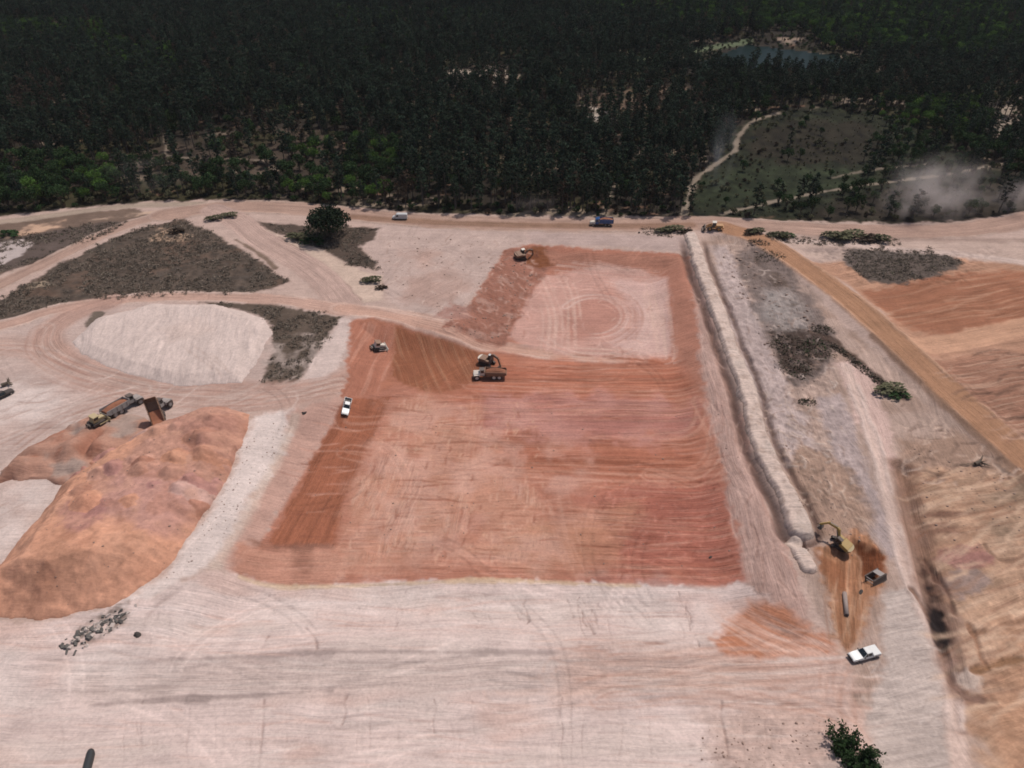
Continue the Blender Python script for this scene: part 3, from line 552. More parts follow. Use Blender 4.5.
# ------------------------------------------------------------------ materials
def new_mat(name):
    m = bpy.data.materials.new(name); m.use_nodes = True
    return m, m.node_tree.nodes, m.node_tree.links, m.node_tree.nodes['Principled BSDF']
def earth_mat(name, bump=0.35, vary=0.16):
    m, N, L, b = new_mat(name)
    at_ = N.new('ShaderNodeAttribute'); at_.attribute_name = 'soil'
    tc = N.new('ShaderNodeTexCoord')
    n1 = N.new('ShaderNodeTexNoise'); n1.inputs['Scale'].default_value = 1.7; n1.inputs['Detail'].default_value = 6; n1.inputs['Roughness'].default_value = 0.7
    n2 = N.new('ShaderNodeTexNoise'); n2.inputs['Scale'].default_value = 0.13; n2.inputs['Detail'].default_value = 4
    L.new(tc.outputs['Object'], n1.inputs['Vector']); L.new(tc.outputs['Object'], n2.inputs['Vector'])
    mr = N.new('ShaderNodeMapRange'); mr.inputs['From Min'].default_value = 0.3; mr.inputs['From Max'].default_value = 0.7; mr.inputs['To Min'].default_value = 1-vary; mr.inputs['To Max'].default_value = 1+vary*0.8
    L.new(n1.outputs['Fac'], mr.inputs['Value'])
    mr2 = N.new('ShaderNodeMapRange'); mr2.inputs['From Min'].default_value = 0.3; mr2.inputs['From Max'].default_value = 0.7; mr2.inputs['To Min'].default_value = 0.93; mr2.inputs['To Max'].default_value = 1.06
    L.new(n2.outputs['Fac'], mr2.inputs['Value'])
    mu = N.new('ShaderNodeMath'); mu.operation = 'MULTIPLY'; L.new(mr.outputs[0], mu.inputs[0]); L.new(mr2.outputs[0], mu.inputs[1])
    # fine combing left by blades, tyres and run-off: noise drawn out along the 'flow' of the ground
    fa = N.new('ShaderNodeAttribute'); fa.attribute_name = 'flow'; sx = N.new('ShaderNodeSeparateXYZ'); L.new(fa.outputs['Vector'], sx.inputs[0])
    def mul(o, k):
        q = N.new('ShaderNodeMath'); q.operation = 'MULTIPLY'; L.new(o, q.inputs[0]); q.inputs[1].default_value = k; return q.outputs[0]
    hs = []
    for kl, ka, dt in ((1.9, 0.11, 5), (0.62, 0.03, 4)):
        cb = N.new('ShaderNodeCombineXYZ'); L.new(mul(sx.outputs['X'], kl), cb.inputs['X']); L.new(mul(sx.outputs['Y'], ka), cb.inputs['Y'])
        q = N.new('ShaderNodeTexNoise'); q.inputs['Scale'].default_value = 1.0; q.inputs['Detail'].default_value = dt; q.inputs['Roughness'].default_value = 0.68; L.new(cb.outputs[0], q.inputs['Vector'])
        r_ = N.new('ShaderNodeMapRange'); r_.inputs['From Min'].default_value = 0.36; r_.inputs['From Max'].default_value = 0.64; r_.inputs['To Min'].default_value = -1; r_.inputs['To Max'].default_value = 1; L.new(q.outputs['Fac'], r_.inputs['Value']); hs.append(r_.outputs[0])
    ad = N.new('ShaderNodeMath'); ad.operation = 'ADD'; L.new(hs[0], ad.inputs[0]); L.new(hs[1], ad.inputs[1])
    am = N.new('ShaderNodeMath'); am.operation = 'MULTIPLY'; L.new(ad.outputs[0], am.inputs[0]); L.new(sx.outputs['Z'], am.inputs[1])
    fk = N.new('ShaderNodeMath'); fk.operation = 'MULTIPLY_ADD'; L.new(am.outputs[0], fk.inputs[0]); fk.inputs[1].default_value = 0.42; fk.inputs[2].default_value = 1.0
    mu0 = mu; mu = N.new('ShaderNodeMath'); mu.operation = 'MULTIPLY'; L.new(mu0.outputs[0], mu.inputs[0]); L.new(fk.outputs[0], mu.inputs[1])
    vm = N.new('ShaderNodeVectorMath'); vm.operation = 'SCALE'; L.new(at_.outputs['Color'], vm.inputs[0]); L.new(mu.outputs[0], vm.inputs['Scale'])
    L.new(vm.outputs[0], b.inputs['Base Color'])
    b.inputs['Roughness'].default_value = 0.95; b.inputs['Specular IOR Level'].default_value = 0.1
    bp = N.new('ShaderNodeBump'); bp.inputs['Strength'].default_value = bump; bp.inputs['Distance'].default_value = 0.25
    bp2 = N.new('ShaderNodeBump'); bp2.inputs['Strength'].default_value = 0.8; bp2.inputs['Distance'].default_value = 0.35
    L.new(n1.outputs['Fac'], bp.inputs['Height']); L.new(am.outputs[0], bp2.inputs['Height']); L.new(bp.outputs[0], bp2.inputs['Normal']); L.new(bp2.outputs[0], b.inputs['Normal'])
    return m
M = {}
M['earth'] = earth_mat('earth')
def plain(name, c, rough=0.6, metal=0.0, spec=0.4, vary=0.12, scale=2.0, dust=None, dustamt=0.5):
    """paint, rubber, steel ... with slight mottling and, on machines, settled dust on what faces up"""
    m, N, L, b = new_mat(name)
    tc = N.new('ShaderNodeTexCoord'); n1 = N.new('ShaderNodeTexNoise'); n1.inputs['Scale'].default_value = scale; n1.inputs['Detail'].default_value = 5
    L.new(tc.outputs['Object'], n1.inputs['Vector'])
    mx = N.new('ShaderNodeMix'); mx.data_type = 'RGBA'
    c = np.asarray(c, float); mx.inputs[6].default_value = (*np.clip(c*(1-vary), 0, 1), 1); mx.inputs[7].default_value = (*np.clip(c*(1+vary), 0, 1), 1)
    L.new(n1.outputs['Fac'], mx.inputs[0]); out = mx.outputs[2]
    if dust is not None:
        g = N.new('ShaderNodeNewGeometry'); sx = N.new('ShaderNodeSeparateXYZ'); L.new(g.outputs['Normal'], sx.inputs[0])
        r_ = N.new('ShaderNodeMapRange'); r_.inputs['From Min'].default_value = -0.2; r_.inputs['From Max'].default_value = 1.0; r_.inputs['To Min'].default_value = 0.15; r_.inputs['To Max'].default_value = 1.0
        L.new(sx.outputs['Z'], r_.inputs['Value'])
        q = N.new('ShaderNodeMath'); q.operation = 'MULTIPLY'; L.new(r_.outputs[0], q.inputs[0]); L.new(n1.outputs['Fac'], q.inputs[1])
        q2 = N.new('ShaderNodeMath'); q2.operation = 'MULTIPLY'; q2.use_clamp = True; q2.inputs[1].default_value = dustamt*1.6; L.new(q.outputs[0], q2.inputs[0])
        m2 = N.new('ShaderNodeMix'); m2.data_type = 'RGBA'; L.new(q2.outputs[0], m2.inputs[0]); L.new(out, m2.inputs[6]); m2.inputs[7].default_value = (*dust, 1); out = m2.outputs[2]
    L.new(out, b.inputs['Base Color']); b.inputs['Roughness'].default_value = rough; b.inputs['Metallic'].default_value = metal; b.inputs['Specular IOR Level'].default_value = spec
    return m

COL = S.collection
def link(o, parent=None):
    COL.objects.link(o)
    if parent is not None: o.parent = parent
    return o
def tag(o, label=None, cat=None, group=None, kind=None):
    for k, v in (('label', label), ('category', cat), ('group', group), ('kind', kind)):
        if v: o[k] = v
    return o
def mesh_np(name, V, F, col=None, smooth=True, flow=None):
    me = bpy.data.meshes.new(name)
    me.vertices.add(len(V)); me.vertices.foreach_set('co', np.asarray(V, np.float32).ravel())
    n = F.shape[1]; me.loops.add(F.size); me.loops.foreach_set('vertex_index', F.astype(np.int32).ravel())
    me.polygons.add(len(F)); me.polygons.foreach_set('loop_start', np.arange(0, F.size, n, dtype=np.int32)); me.polygons.foreach_set('loop_total', np.full(len(F), n, np.int32))
    me.update(calc_edges=True); me.validate()
    if smooth: me.polygons.foreach_set('use_smooth', np.ones(len(F), bool))
    if col is not None:
        a = me.color_attributes.new('soil', 'FLOAT_COLOR', 'POINT')
        a.data.foreach_set('color', np.hstack([col, np.ones((len(col), 1))]).astype(np.float32).ravel())
    if flow is not None: me.attributes.new('flow', 'FLOAT_VECTOR', 'POINT').data.foreach_set('vector', flow.astype(np.float32).ravel())
    return me
GV = np.stack([E.x, E.y, GZ.ravel()], 1)
idx = np.arange(NROW*NCOL).reshape(NROW, NCOL)
GF = np.stack([idx[:-1, :-1], idx[:-1, 1:], idx[1:, 1:], idx[1:, :-1]], -1).reshape(-1, 4)
# vertex normals of the whole sheet, so that the pieces it is cut into shade without a seam
zx = np.gradient(GZ, axis=1)/np.gradient(GX, axis=1); zy = np.gradient(GZ, axis=0)/np.gradient(GY, axis=0)
NRM = np.stack([-zx.ravel(), -zy.ravel(), np.ones(NROW*NCOL)], 1); NRM /= np.linalg.norm(NRM, axis=1)[:, None]
freg = E.reg[GF[:, 0]]
freg = np.where(freg == PATHR, PATHR, freg)
m, N, L, b = new_mat('pond_water'); b.inputs['Base Color'].default_value = (0.008, 0.016, 0.015, 1); b.inputs['Roughness'].default_value = 0.35; b.inputs['Specular IOR Level'].default_value = 0.02
wn = N.new('ShaderNodeTexNoise'); wn.inputs['Scale'].default_value = 0.5; tc = N.new('ShaderNodeTexCoord'); L.new(tc.outputs['Object'], wn.inputs['Vector'])
bp = N.new('ShaderNodeBump'); bp.inputs['Strength'].default_value = 0.15; bp.inputs['Distance'].default_value = 0.2; L.new(wn.outputs['Fac'], bp.inputs['Height']); L.new(bp.outputs[0], b.inputs['Normal'])
M['water'] = m
for rid, name, lab, cat in ((0, 'ground', 'pale pink sandy ground of the cleared site', 'ground'), (ROADS, 'perimeter_road', 'pale dirt tracks looping round the site along the forest edge', 'dirt road'),
                       (HAULR, 'haul_road', 'straight brown haul road running down the right side', 'dirt road'), (PITF, 'excavation_floor', 'red clay floor of the wide excavated pit', 'ground'),
                       (PATHR, 'sandy_path', 'thin pale sandy paths through forest and meadow', 'path'), (POND, 'pond', 'dark pond among the far trees at top right', 'pond'),
                       (MEADOW, 'meadow', 'dull green meadow between forest and dirt road', 'meadow'), (FORESTF, 'forest_floor', 'brown litter and sand under the trees', 'ground')):
    f = GF[freg == rid]
    if not len(f): continue
    used, inv = np.unique(f, return_inverse=True)
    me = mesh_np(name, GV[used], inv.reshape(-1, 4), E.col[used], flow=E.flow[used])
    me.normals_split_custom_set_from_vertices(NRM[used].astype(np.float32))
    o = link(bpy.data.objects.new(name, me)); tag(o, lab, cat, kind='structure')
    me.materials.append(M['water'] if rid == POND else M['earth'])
# land beyond the sheet, out to the horizon
o_pts = []
for sx, sy in ((-1, 0), (1, 0)):
    pass
far = 3000.0
def far_sheet():
    V, F = [], []
    x0l, x0r = -ROWW, ROWW
    step = list(range(0, NROW, 12)); step = step if step[-1] == NROW-1 else step+[NROW-1]
    for j in step: V += [(-ROWW[j], ROWY[j], GZ[j, 0]), (-far, ROWY[j]*1.0, -2), (ROWW[j], ROWY[j], GZ[j, -1]), (far, ROWY[j]*1.0, -2)]
    for k in range(len(step)-1):
        a, b_ = 4*k, 4*k+4
        F += [(a+1, a, b_, b_+1), (a+2, a+3, b_+3, b_+2)]
    n = len(V); q = 4*(len(step)-1)
    V += [(-far, far, -2), (far, far, -2), (-far, -far, -2), (far, -far, -2)]
    top = list(range(0, NCOL, 40)); top = top if top[-1] == NCOL-1 else top+[NCOL-1]
    for i in top: V += [(GX[-1, i], ROWY[-1], GZ[-1, i]), (GX[-1, i]*3, far, -2), (GX[0, i], ROWY[0], GZ[0, i]), (GX[0, i]*15, -far, -2)]
    for k in range(len(top)-1):
        a = n+4+4*k; F += [(a, a+4, a+5, a+1), (a+6, a+2, a+3, a+7)]
    a, e = n+4, n+4+4*(len(top)-1)
    F += [(q+1, q, a+1, n), (e+1, q+2, q+3, n+1), (n+2, a+3, 0, 1), (e+3, n+3, 3, 2)]
    return np.array(V), np.array(F)
V, F = far_sheet()
fc = np.where((V[:, 1] > 280)[:, None], lin((62,58,42))[None], lin((192,165,150))[None])
o = link(bpy.data.objects.new('far_land', mesh_np('far_land', V, F, fc, smooth=False))); tag(o, 'wooded land beyond the site out to the horizon', 'terrain', kind='structure')
o.data.materials.append(M['earth'])
# ------------------------------------------------------------------ heaps of soil standing on the ground
def pile_sd(P, x, y, amp, sc, seed):
    return poly_sd(P, x, y) + amp*fbm(x/sc, y/sc, seed, 3)
STOCK = pts([(-90,668),(-40,640),(0,618),(40,622),(110,606),(160,576),(204,516),(232,470),(252,414),(218,406),(190,414),(150,428),(104,455),(60,488),(0,566),(-90,628)])
LOW = pts([(-10,486),(26,446),(92,418),(140,414),(158,424),(122,455),(74,487),(36,478)])
SANDM = pts([(72,342),(98,318),(150,304),(215,304),(266,318),(273,335),(242,383),(180,386),(120,372),(80,354)])
BERM = BERMP
BERM2 = smooth_line(pts([(795,541),(802,554),(808,567)]))
_r = np.random.default_rng(17)
DUMPS = [(*at(_r.uniform(80, 240), _r.uniform(416, 515))[:2], _r.uniform(0.8, 3.0)) for _ in range(50)]
DUMPS = [(a, b, c, float(np.clip(poly_sd(STOCK, np.array([a]), np.array([b]))[0], 0.5, 99))) for a, b, c in DUMPS]
def h_stock(x, y):
    s = pile_sd(STOCK, x, y, 1.1, 5, 301)
    top = 5.8-2.6*sstep(88, 104, y)
    h = np.minimum(top + 0.10*np.clip(s, 0, 12), 0.72*np.clip(s, -3, None))          # slopes at the angle of repose
    k = sstep(0, 2.5, s)
    h = h + k*(0.45*fbm(x/6, y/6, 302, 3) + 0.26*fbm(x/1.6, y/1.6, 303, 4) + 0.12*fbm(x/0.7, y/0.7, 306, 2))
    for cx, cy, ch, cs in DUMPS:                                                           # tipped loads, overlapping cones
        d = np.hypot(x-cx, (y-cy)) + 0.5*fbm(x/1.4, y/1.4, 305, 2)
        cone = min(3.7+ch, 0.66*cs+ch*0.5) - 0.68*d
        h = np.where(s > 0.3, np.maximum(h, cone), h)
    return h - 0.02
def h_low(x, y):
    s = pile_sd(LOW, x, y, 1.4, 4, 311)
    hump = np.clip(0.5+1.3*np.abs(vn(x/5.5, y/5.5, 312))**1.2-0.1, 0.15, 1.5)
    return 2.6*(1-np.exp(-np.clip(s, -2, None)*0.45))*hump + 0.15*fbm(x/1.5, y/1.5, 313, 3)*sstep(0, 2, s) - 0.02
def h_sand(x, y):
    s = pile_sd(SANDM, x, y, 0.8, 6, 321)
    return np.minimum(1.15+0.02*np.clip(s, 0, 20), 0.32*np.clip(s+0.3*fbm(x/1.5, y/1.5, 324, 3), -1, None)) + sstep(0, 4, s)*(0.18*fbm((x*0.9+y*0.3)/0.9, (y*0.9-x*0.3)/14, 322, 3)+0.15*fbm(x/4, y/4, 323, 2)) - 0.03*(s < 0)
def h_berm_on(P, w, hh, seed):
    def f(x, y):
        d, lt, al = line_lat(P, x, y); d = d + 0.55*fbm(x/5, y/5, seed, 3) + 0.28*fbm(x/1.3, y/1.3, seed+4, 3)
        return np.minimum(hh, np.clip(w-d, -0.5, None)*1.15) + 0.24*fbm(x/1.2, y/1.2, seed+1, 4)*sstep(w, w*0.6, d) + 0.25*fbm(al/9, al*0, seed+2, 2)*sstep(w, w*0.5, d) - 0.02
    return f
h_berm = h_berm_on(BERM, 2.6, 1.15, 331); h_berm2 = h_berm_on(BERM2, 2.0, 0.85, 341)
HEAPS = []
def heap(name, label, P, hf, step, pad, paint, cat):
    x0, y0 = P.min(0)-pad; x1, y1 = P.max(0)+pad
    xs = np.arange(x0, x1, step); ys = np.arange(y0, y1, step)
    X, Y = np.meshgrid(xs, ys); hx = hf(X.ravel(), Y.ravel()); gz = ground_z(X.ravel(), Y.ravel())
    Z = np.where(hx > 0.0, gz+hx, gz-0.35)
    I = np.arange(X.size).reshape(X.shape)
    F = np.stack([I[:-1, :-1], I[:-1, 1:], I[1:, 1:], I[1:, :-1]], -1).reshape(-1, 4)
    F = F[(hx[F] > 0.0).any(1)]
    used, inv = np.unique(F, return_inverse=True)
    Eh = Earth(X.ravel()[used], Y.ravel()[used]); paint(Eh, hx[used])
    Eh.col *= (1 + 0.10*fbm(Eh.x/0.8, Eh.y/0.8, 351, 2))[:, None]
    Zu = Z[used] + np.where(hx[used] > 0.1, Eh.dz, 0)
    me = mesh_np(name, np.stack([Eh.x, Eh.y, Zu], 1), inv.reshape(-1, 4), np.clip(Eh.col, 0.01, 0.75), flow=Eh.flow)
    me.materials.append(M['earth'])
    o = link(bpy.data.objects.new(name, me)); tag(o, label, cat); HEAPS.append((hf, x0, x1, y0, y1)); return o
def surf(x, y):
    """top of ground or heap"""
    x = np.atleast_1d(np.asarray(x, float)); y = np.atleast_1d(np.asarray(y, float))
    g = ground_z(x, y); h = np.zeros_like(g)
    for f, a0, a1, b0, b1 in HEAPS:
        k = (x > a0) & (x < a1) & (y > b0) & (y < b1)
        if k.any(): h[k] = np.maximum(h[k], f(x[k], y[k]))
    return g + h
def spot(u, v): return at(u, v, surf)
def on_heap(hf): return lambda x, y: land_q(x, y)[0] + np.maximum(hf(np.atleast_1d(x), np.atleast_1d(y)), 0)
def pth(L, hf): return np.array([at(u, v, on_heap(hf))[:2] for u, v in L])
def paint_stock(E, h):
    al = np.arange(E.x.size); E.lay(al, np.ones(E.x.size), (204,148,117), 0.12, 6, 361)
    A = lambda L, c, **k: E.area(pth(L, h_stock), c, raw=True, **k)
    A([(70,500),(140,440),(170,410),(250,400),(250,450),(200,520),(120,525)], (186,138,116), soft=3, wob=3, var=0.14, vs=3, seed=362)
    A([(110,470),(190,470),(200,520),(150,530),(100,505)], (188,140,124), soft=2.5, wob=3, op=0.85, var=0.1, seed=363)
    A([(58,510),(82,492),(104,498),(100,522),(76,532),(60,524)], (164,116,106), soft=1.2, wob=2, op=0.9, var=0.06)
    LC = [(186,136,112),(200,150,128),(170,118,96),(196,158,144),(206,146,112),(178,128,118)]
    best = np.full(E.x.size, -9.0); who = np.zeros(E.x.size, int)
    for k, (cx, cy, ch, cs) in enumerate(DUMPS):
        v = min(3.7+ch, 0.66*cs+ch*0.5) - 0.68*(np.hypot(E.x-cx, E.y-cy)+0.5*fbm(E.x/1.4, E.y/1.4, 305, 2)); m_ = v > best; best[m_] = v[m_]; who[m_] = k
    on = best > h-0.12
    for k in range(len(DUMPS)):
        j = np.nonzero(on & (who == k))[0]
        if j.size: E.lay(j, np.full(j.size, 0.75), LC[k % 6], 0.1, 2)
    A([(160,420),(205,415),(240,420),(230,470),(190,450)], (166,118,102), soft=3, wob=3, op=0.6, var=0.12)
    A([(30,550),(70,535),(80,560),(50,580)], (150,108,84), soft=3, wob=3, op=0.5)
    E.flow[:, 2] = 0.04; E.col *= (1+0.22*fbm(E.x/1.0, E.y/1.0, 366, 3))[:, None]; n = fbm(E.x/5, E.y/5, 365, 4); E.lay(al, sstep(0.15, 0.55, n)*0.35, (166,112,86)); E.lay(al, sstep(-0.15, -0.55, n)*0.35, (212,160,130))
def paint_low(E, h):
    al = np.arange(E.x.size); E.lay(al, np.ones(E.x.size), (178,134,112), 0.12, 4, 371)
    n = fbm(E.x/6, E.y/6, 372, 3); E.lay(al, sstep(0.0, 0.4, n)*0.7, (166,150,138)); E.lay(al, sstep(-0.1, -0.45, n)*0.6, (166,106,80))
def paint_sand(E, h):
    al = np.arange(E.x.size); E.lay(al, np.ones(E.x.size), (209,188,176), 0.04, 5, 381)
    E.streak(al, np.ones(E.x.size), px_ang((150,360),(180,310)), 0.9, 9, 0.05, 0.07, 3.0, seed=382); E.flow[:, 2] = 0.10
    E.ruts(pth([(190,345),(215,365),(225,378)], h_sand), 3, 3, (188,164,150), 0.6, 0.6, raw=True, seed=383)
    E.area(pth([(160,330),(200,318),(210,330),(170,345)], h_sand), (196,172,158), raw=True, soft=3, wob=3, op=0.5)
def paint_berm(E, h):
    al = np.arange(E.x.size); E.lay(al, np.ones(E.x.size), (212,188,172), 0.10, 3, 391); E.flow[:, 2] = 0.2
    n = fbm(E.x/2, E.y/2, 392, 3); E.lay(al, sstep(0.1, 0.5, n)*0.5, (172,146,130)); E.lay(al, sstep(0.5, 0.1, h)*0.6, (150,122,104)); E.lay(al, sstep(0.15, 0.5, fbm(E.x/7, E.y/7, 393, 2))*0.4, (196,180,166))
heap('dirt_stockpile', 'long orange-brown dirt stockpile spreading towards the lower left corner', STOCK, h_stock, 0.3, 4, paint_stock, 'dirt pile')
heap('dirt_mound', 'row of low lumpy grey and brown dirt humps behind the orange stockpile', LOW, h_low, 0.3, 3, paint_low, 'dirt pile')
heap('sand_mound', 'broad flat-topped pale sand mound inside the track loop', SANDM, h_sand, 0.33, 3, paint_sand, 'sand pile')
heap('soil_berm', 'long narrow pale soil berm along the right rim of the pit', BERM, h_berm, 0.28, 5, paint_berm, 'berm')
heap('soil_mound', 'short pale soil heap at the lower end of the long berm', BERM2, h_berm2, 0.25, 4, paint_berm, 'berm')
# ------------------------------------------------------------------ mesh building
class MB:
    def __init__(s): s.v, s.f = [], []
    def add(s, V, F):
        n = len(s.v); s.v += [tuple(map(float, p)) for p in V]; s.f += [tuple(i+n for i in q) for q in F]; return s
    def box(s, x0, x1, y0, y1, z0, z1, tx=0.0, ty=0.0, sx=0.0):
        """tx, ty: how much the top is drawn in; sx: how much the top is pushed forward"""
        V = [(x0,y0,z0),(x1,y0,z0),(x1,y1,z0),(x0,y1,z0),(x0+tx+sx,y0+ty,z1),(x1-tx+sx,y0+ty,z1),(x1-tx+sx,y1-ty,z1),(x0+tx+sx,y1-ty,z1)]
        return s.add(V, [(3,2,1,0),(4,5,6,7),(0,1,5,4),(1,2,6,5),(2,3,7,6),(3,0,4,7)])
    def prism(s, prof, y0, y1, inset=0.0):
        """side outline (x, z), counter-clockwise, swept from y0 to y1"""
        n = len(prof); V = [(x, y0, z) for x, z in prof] + [(x, y1, z) for x, z in prof]
        F = [tuple(range(n)), tuple(range(2*n-1, n-1, -1))] + [((i+1) % n, i, n+i, n+(i+1) % n) for i in range(n)]
        return s.add(V, F)
    def ring(s, prof, y0, y1, c, r1):
        """a belt: outline swept, with an inner outline r1 times smaller about c cut out"""
        n = len(prof); q = [(c[0]+(x-c[0])*r1[0], c[1]+(z-c[1])*r1[1]) for x, z in prof]
        V = [(x,y0,z) for x,z in prof]+[(x,y1,z) for x,z in prof]+[(x,y0,z) for x,z in q]+[(x,y1,z) for x,z in q]; F = []
        for i in range(n):
            j = (i+1) % n
            F += [(j,i,n+i,n+j), (2*n+i,2*n+j,3*n+j,3*n+i), (i,j,2*n+j,2*n+i), (n+j,n+i,3*n+i,3*n+j)]
        return s.add(V, F)
    def cyl(s, a, b, r0, r1=None, n=14):
        r1 = r0 if r1 is None else r1
        a, b = Vector(a), Vector(b); d = (b-a).normalized(); u = d.orthogonal().normalized(); w_ = d.cross(u)
        V = []
        for p, r in ((a, r0), (b, r1)): V += [p+(u*math.cos(t)+w_*math.sin(t))*r for t in [2*math.pi*k/n for k in range(n)]]
        F = [(i, (i+1) % n, n+(i+1) % n, n+i) for i in range(n)] + [tuple(range(n-1, -1, -1)), tuple(range(n, 2*n))]
        return s.add(V, F)
    def bar(s, a, b, wd, ht):
        a, b = Vector(a), Vector(b); d = (b-a).normalized(); u = Vector((0,0,1)); u = (u-d*u.dot(d)); u = u.normalized() if u.length > 0.05 else Vector((1,0,0)); r = d.cross(u)
        V = [p + r*sx*wd/2 + u*sz*ht/2 for p in (a, b) for sx, sz in ((-1,-1),(1,-1),(1,1),(-1,1))]
        return s.add(V, [(0,1,2,3),(7,6,5,4),(1,0,4,5),(2,1,5,6),(3,2,6,7),(0,3,7,4)])
    def quad(s, a, b, c, d): return s.add([a,b,c,d], [(0,1,2,3)])
    def build(s, name, mat, parent=None, xf=None, bevel=0.0, smooth=False, loc=None, rot=None):
        me = bpy.data.meshes.new(name); V = s.v
        if xf is not None: V = [xf @ Vector(p) for p in V]
        me.from_pydata([tuple(p) for p in V], [], s.f)
        bm = bmesh.new(); bm.from_mesh(me)
        bmesh.ops.recalc_face_normals(bm, faces=bm.faces)
        if bevel: bmesh.ops.bevel(bm, geom=list(bm.edges), offset=bevel, segments=2, affect='EDGES', clamp_overlap=True)
        bm.to_mesh(me); bm.free()
        if smooth: me.polygons.foreach_set('use_smooth', np.ones(len(me.polygons), bool))
        me.materials.append(mat if not isinstance(mat, str) else M[mat])
        o = link(bpy.data.objects.new(name, me), parent)
        if loc is not None: o.location = loc
        if rot is not None: o.rotation_euler = rot
        return o
DUST = tuple(lin((186,142,116)))
M['white'] = plain('white_paint', (0.50,0.50,0.49), 0.35, spec=0.5, vary=0.03, dust=DUST, dustamt=0.12)
M['cream'] = plain('cream_paint', (0.62,0.58,0.50), 0.45, vary=0.06, dust=DUST, dustamt=0.3)
M['yellow'] = plain('machine_yellow', (0.36,0.25,0.07), 0.55, vary=0.1, dust=DUST, dustamt=0.35)
M['pale_yellow'] = plain('faded_yellow', (0.38,0.32,0.17), 0.6, vary=0.1, dust=DUST, dustamt=0.35)
M['orange'] = plain('machine_orange', (0.42,0.22,0.07), 0.5, vary=0.1, dust=DUST, dustamt=0.4)
M['brown'] = plain('dusty_brown_steel', (0.16,0.095,0.06), 0.7, vary=0.15, dust=DUST, dustamt=0.35)
M['blue'] = plain('blue_paint', (0.02,0.07,0.20), 0.3, spec=0.5, vary=0.06)
M['black'] = plain('black_parts', (0.025,0.024,0.023), 0.6, vary=0.1, dust=DUST, dustamt=0.12)
M['dark'] = plain('dark_steel', (0.06,0.055,0.05), 0.6, vary=0.15, dust=DUST, dustamt=0.22)
M['grey'] = plain('grey_steel', (0.26,0.25,0.24), 0.55, vary=0.12, dust=DUST, dustamt=0.3)
M['slate'] = plain('slate_cover', (0.12,0.14,0.16), 0.55, vary=0.1)
M['rubber'] = plain('tyre_rubber', (0.03,0.029,0.028), 0.85, vary=0.15, dust=DUST, dustamt=0.25)
M['rim'] = plain('wheel_rim', (0.40,0.39,0.37), 0.4, metal=0.6, vary=0.06)
M['glass'] = plain('dark_glass', (0.015,0.018,0.02), 0.08, spec=0.6, vary=0.02)
M['red_lamp'] = plain('red_lens', (0.35,0.02,0.02), 0.3)
M['lamp'] = plain('clear_lens', (0.7,0.7,0.68), 0.15)
M['load'] = plain('soil_load', tuple(lin((150,96,68))), 0.95, vary=0.3, scale=1.2)
M['clay'] = plain('orange_clay', tuple(lin((172,112,80))), 0.95, vary=0.25, scale=1.2)
M['bark'] = plain('bark', (0.10,0.075,0.055), 0.9, vary=0.35, scale=3.0)
M['pipe'] = plain('grey_pipe', (0.24,0.20,0.18), 0.7, vary=0.12, dust=DUST, dustamt=0.25)
M['blackpipe'] = plain('black_plastic', (0.030,0.030,0.030), 0.45, vary=0.1)

def root(name, label, cat, u, v, front=None, heading=None, size=(4, 2), sink=0.04, group=None, xyz=None):
    """an Empty on the ground at photo pixel (u, v), turned towards the ground point seen at pixel front and lying along the slope"""
    x, y, z = xyz if xyz is not None else spot(u, v)
    if front is not None:
        fx, fy, _ = spot(*front); heading = math.atan2(fy-y, fx-x)
    ca, sa = math.cos(heading), math.sin(heading)
    smp = [(i*size[0]/2, j*size[1]/2) for i in (-1, 0, 1) for j in (-1, 0, 1)]
    P = np.array([(x+a*ca-b*sa, y+a*sa+b*ca) for a, b in smp]); Z = surf(P[:, 0], P[:, 1])
    Am = np.c_[P[:, 0]-x, P[:, 1]-y, np.ones(9)]; k, *_ = np.linalg.lstsq(Am, Z, rcond=None)
    nrm = Vector((-k[0], -k[1], 1)).normalized(); fw = Vector((ca, sa, 0)); fw = (fw-nrm*fw.dot(nrm)).normalized(); lf = nrm.cross(fw)
    o = link(bpy.data.objects.new(name, None)); o.empty_display_size = 0.5
    o.location = (x, y, k[2]-sink); o.rotation_euler = Matrix((fw, lf, nrm)).transposed().to_euler()
    return tag(o, label, cat, group)
def wheel(par, x, y, r, wd, name='wheel', xf=None, rim='rim', side=1):
    """tyre with a rim as its sub-part"""
    b = MB(); n = 18; V = []; rings = [(-wd/2, r*0.62), (-wd/2, r*0.92), (-wd*0.3, r), (wd*0.3, r), (wd/2, r*0.92), (wd/2, r*0.62)]
    for yy, rr in rings: V += [(x+rr*math.cos(t), y+yy, r+rr*math.sin(t)) for t in [2*math.pi*k/n for k in range(n)]]
    F = [(a*n+i, a*n+(i+1) % n, (a+1)*n+(i+1) % n, (a+1)*n+i) for a in range(5) for i in range(n)]
    b.add(V, F); w_ = b.build(name, 'rubber', par, xf, smooth=False)
    h = MB(); h.cyl((x, y-wd*0.36, r), (x, y+wd*0.36, r), r*0.62, n=14); h.cyl((x, y-wd*0.42, r), (x, y+wd*0.42, r), r*0.2, n=8); h.build('rim', rim, w_, xf)
    return w_
def loft(b, secs):
    """skin rings of equal length"""
    n = len(secs[0]); V = [p for s_ in secs for p in s_]
    F = [(a*n+i, a*n+(i+1) % n, (a+1)*n+(i+1) % n, (a+1)*n+i) for a in range(len(secs)-1) for i in range(n)]
    F += [tuple(range(n-1, -1, -1)), tuple(range((len(secs)-1)*n, len(secs)*n))]
    return b.add(V, F)
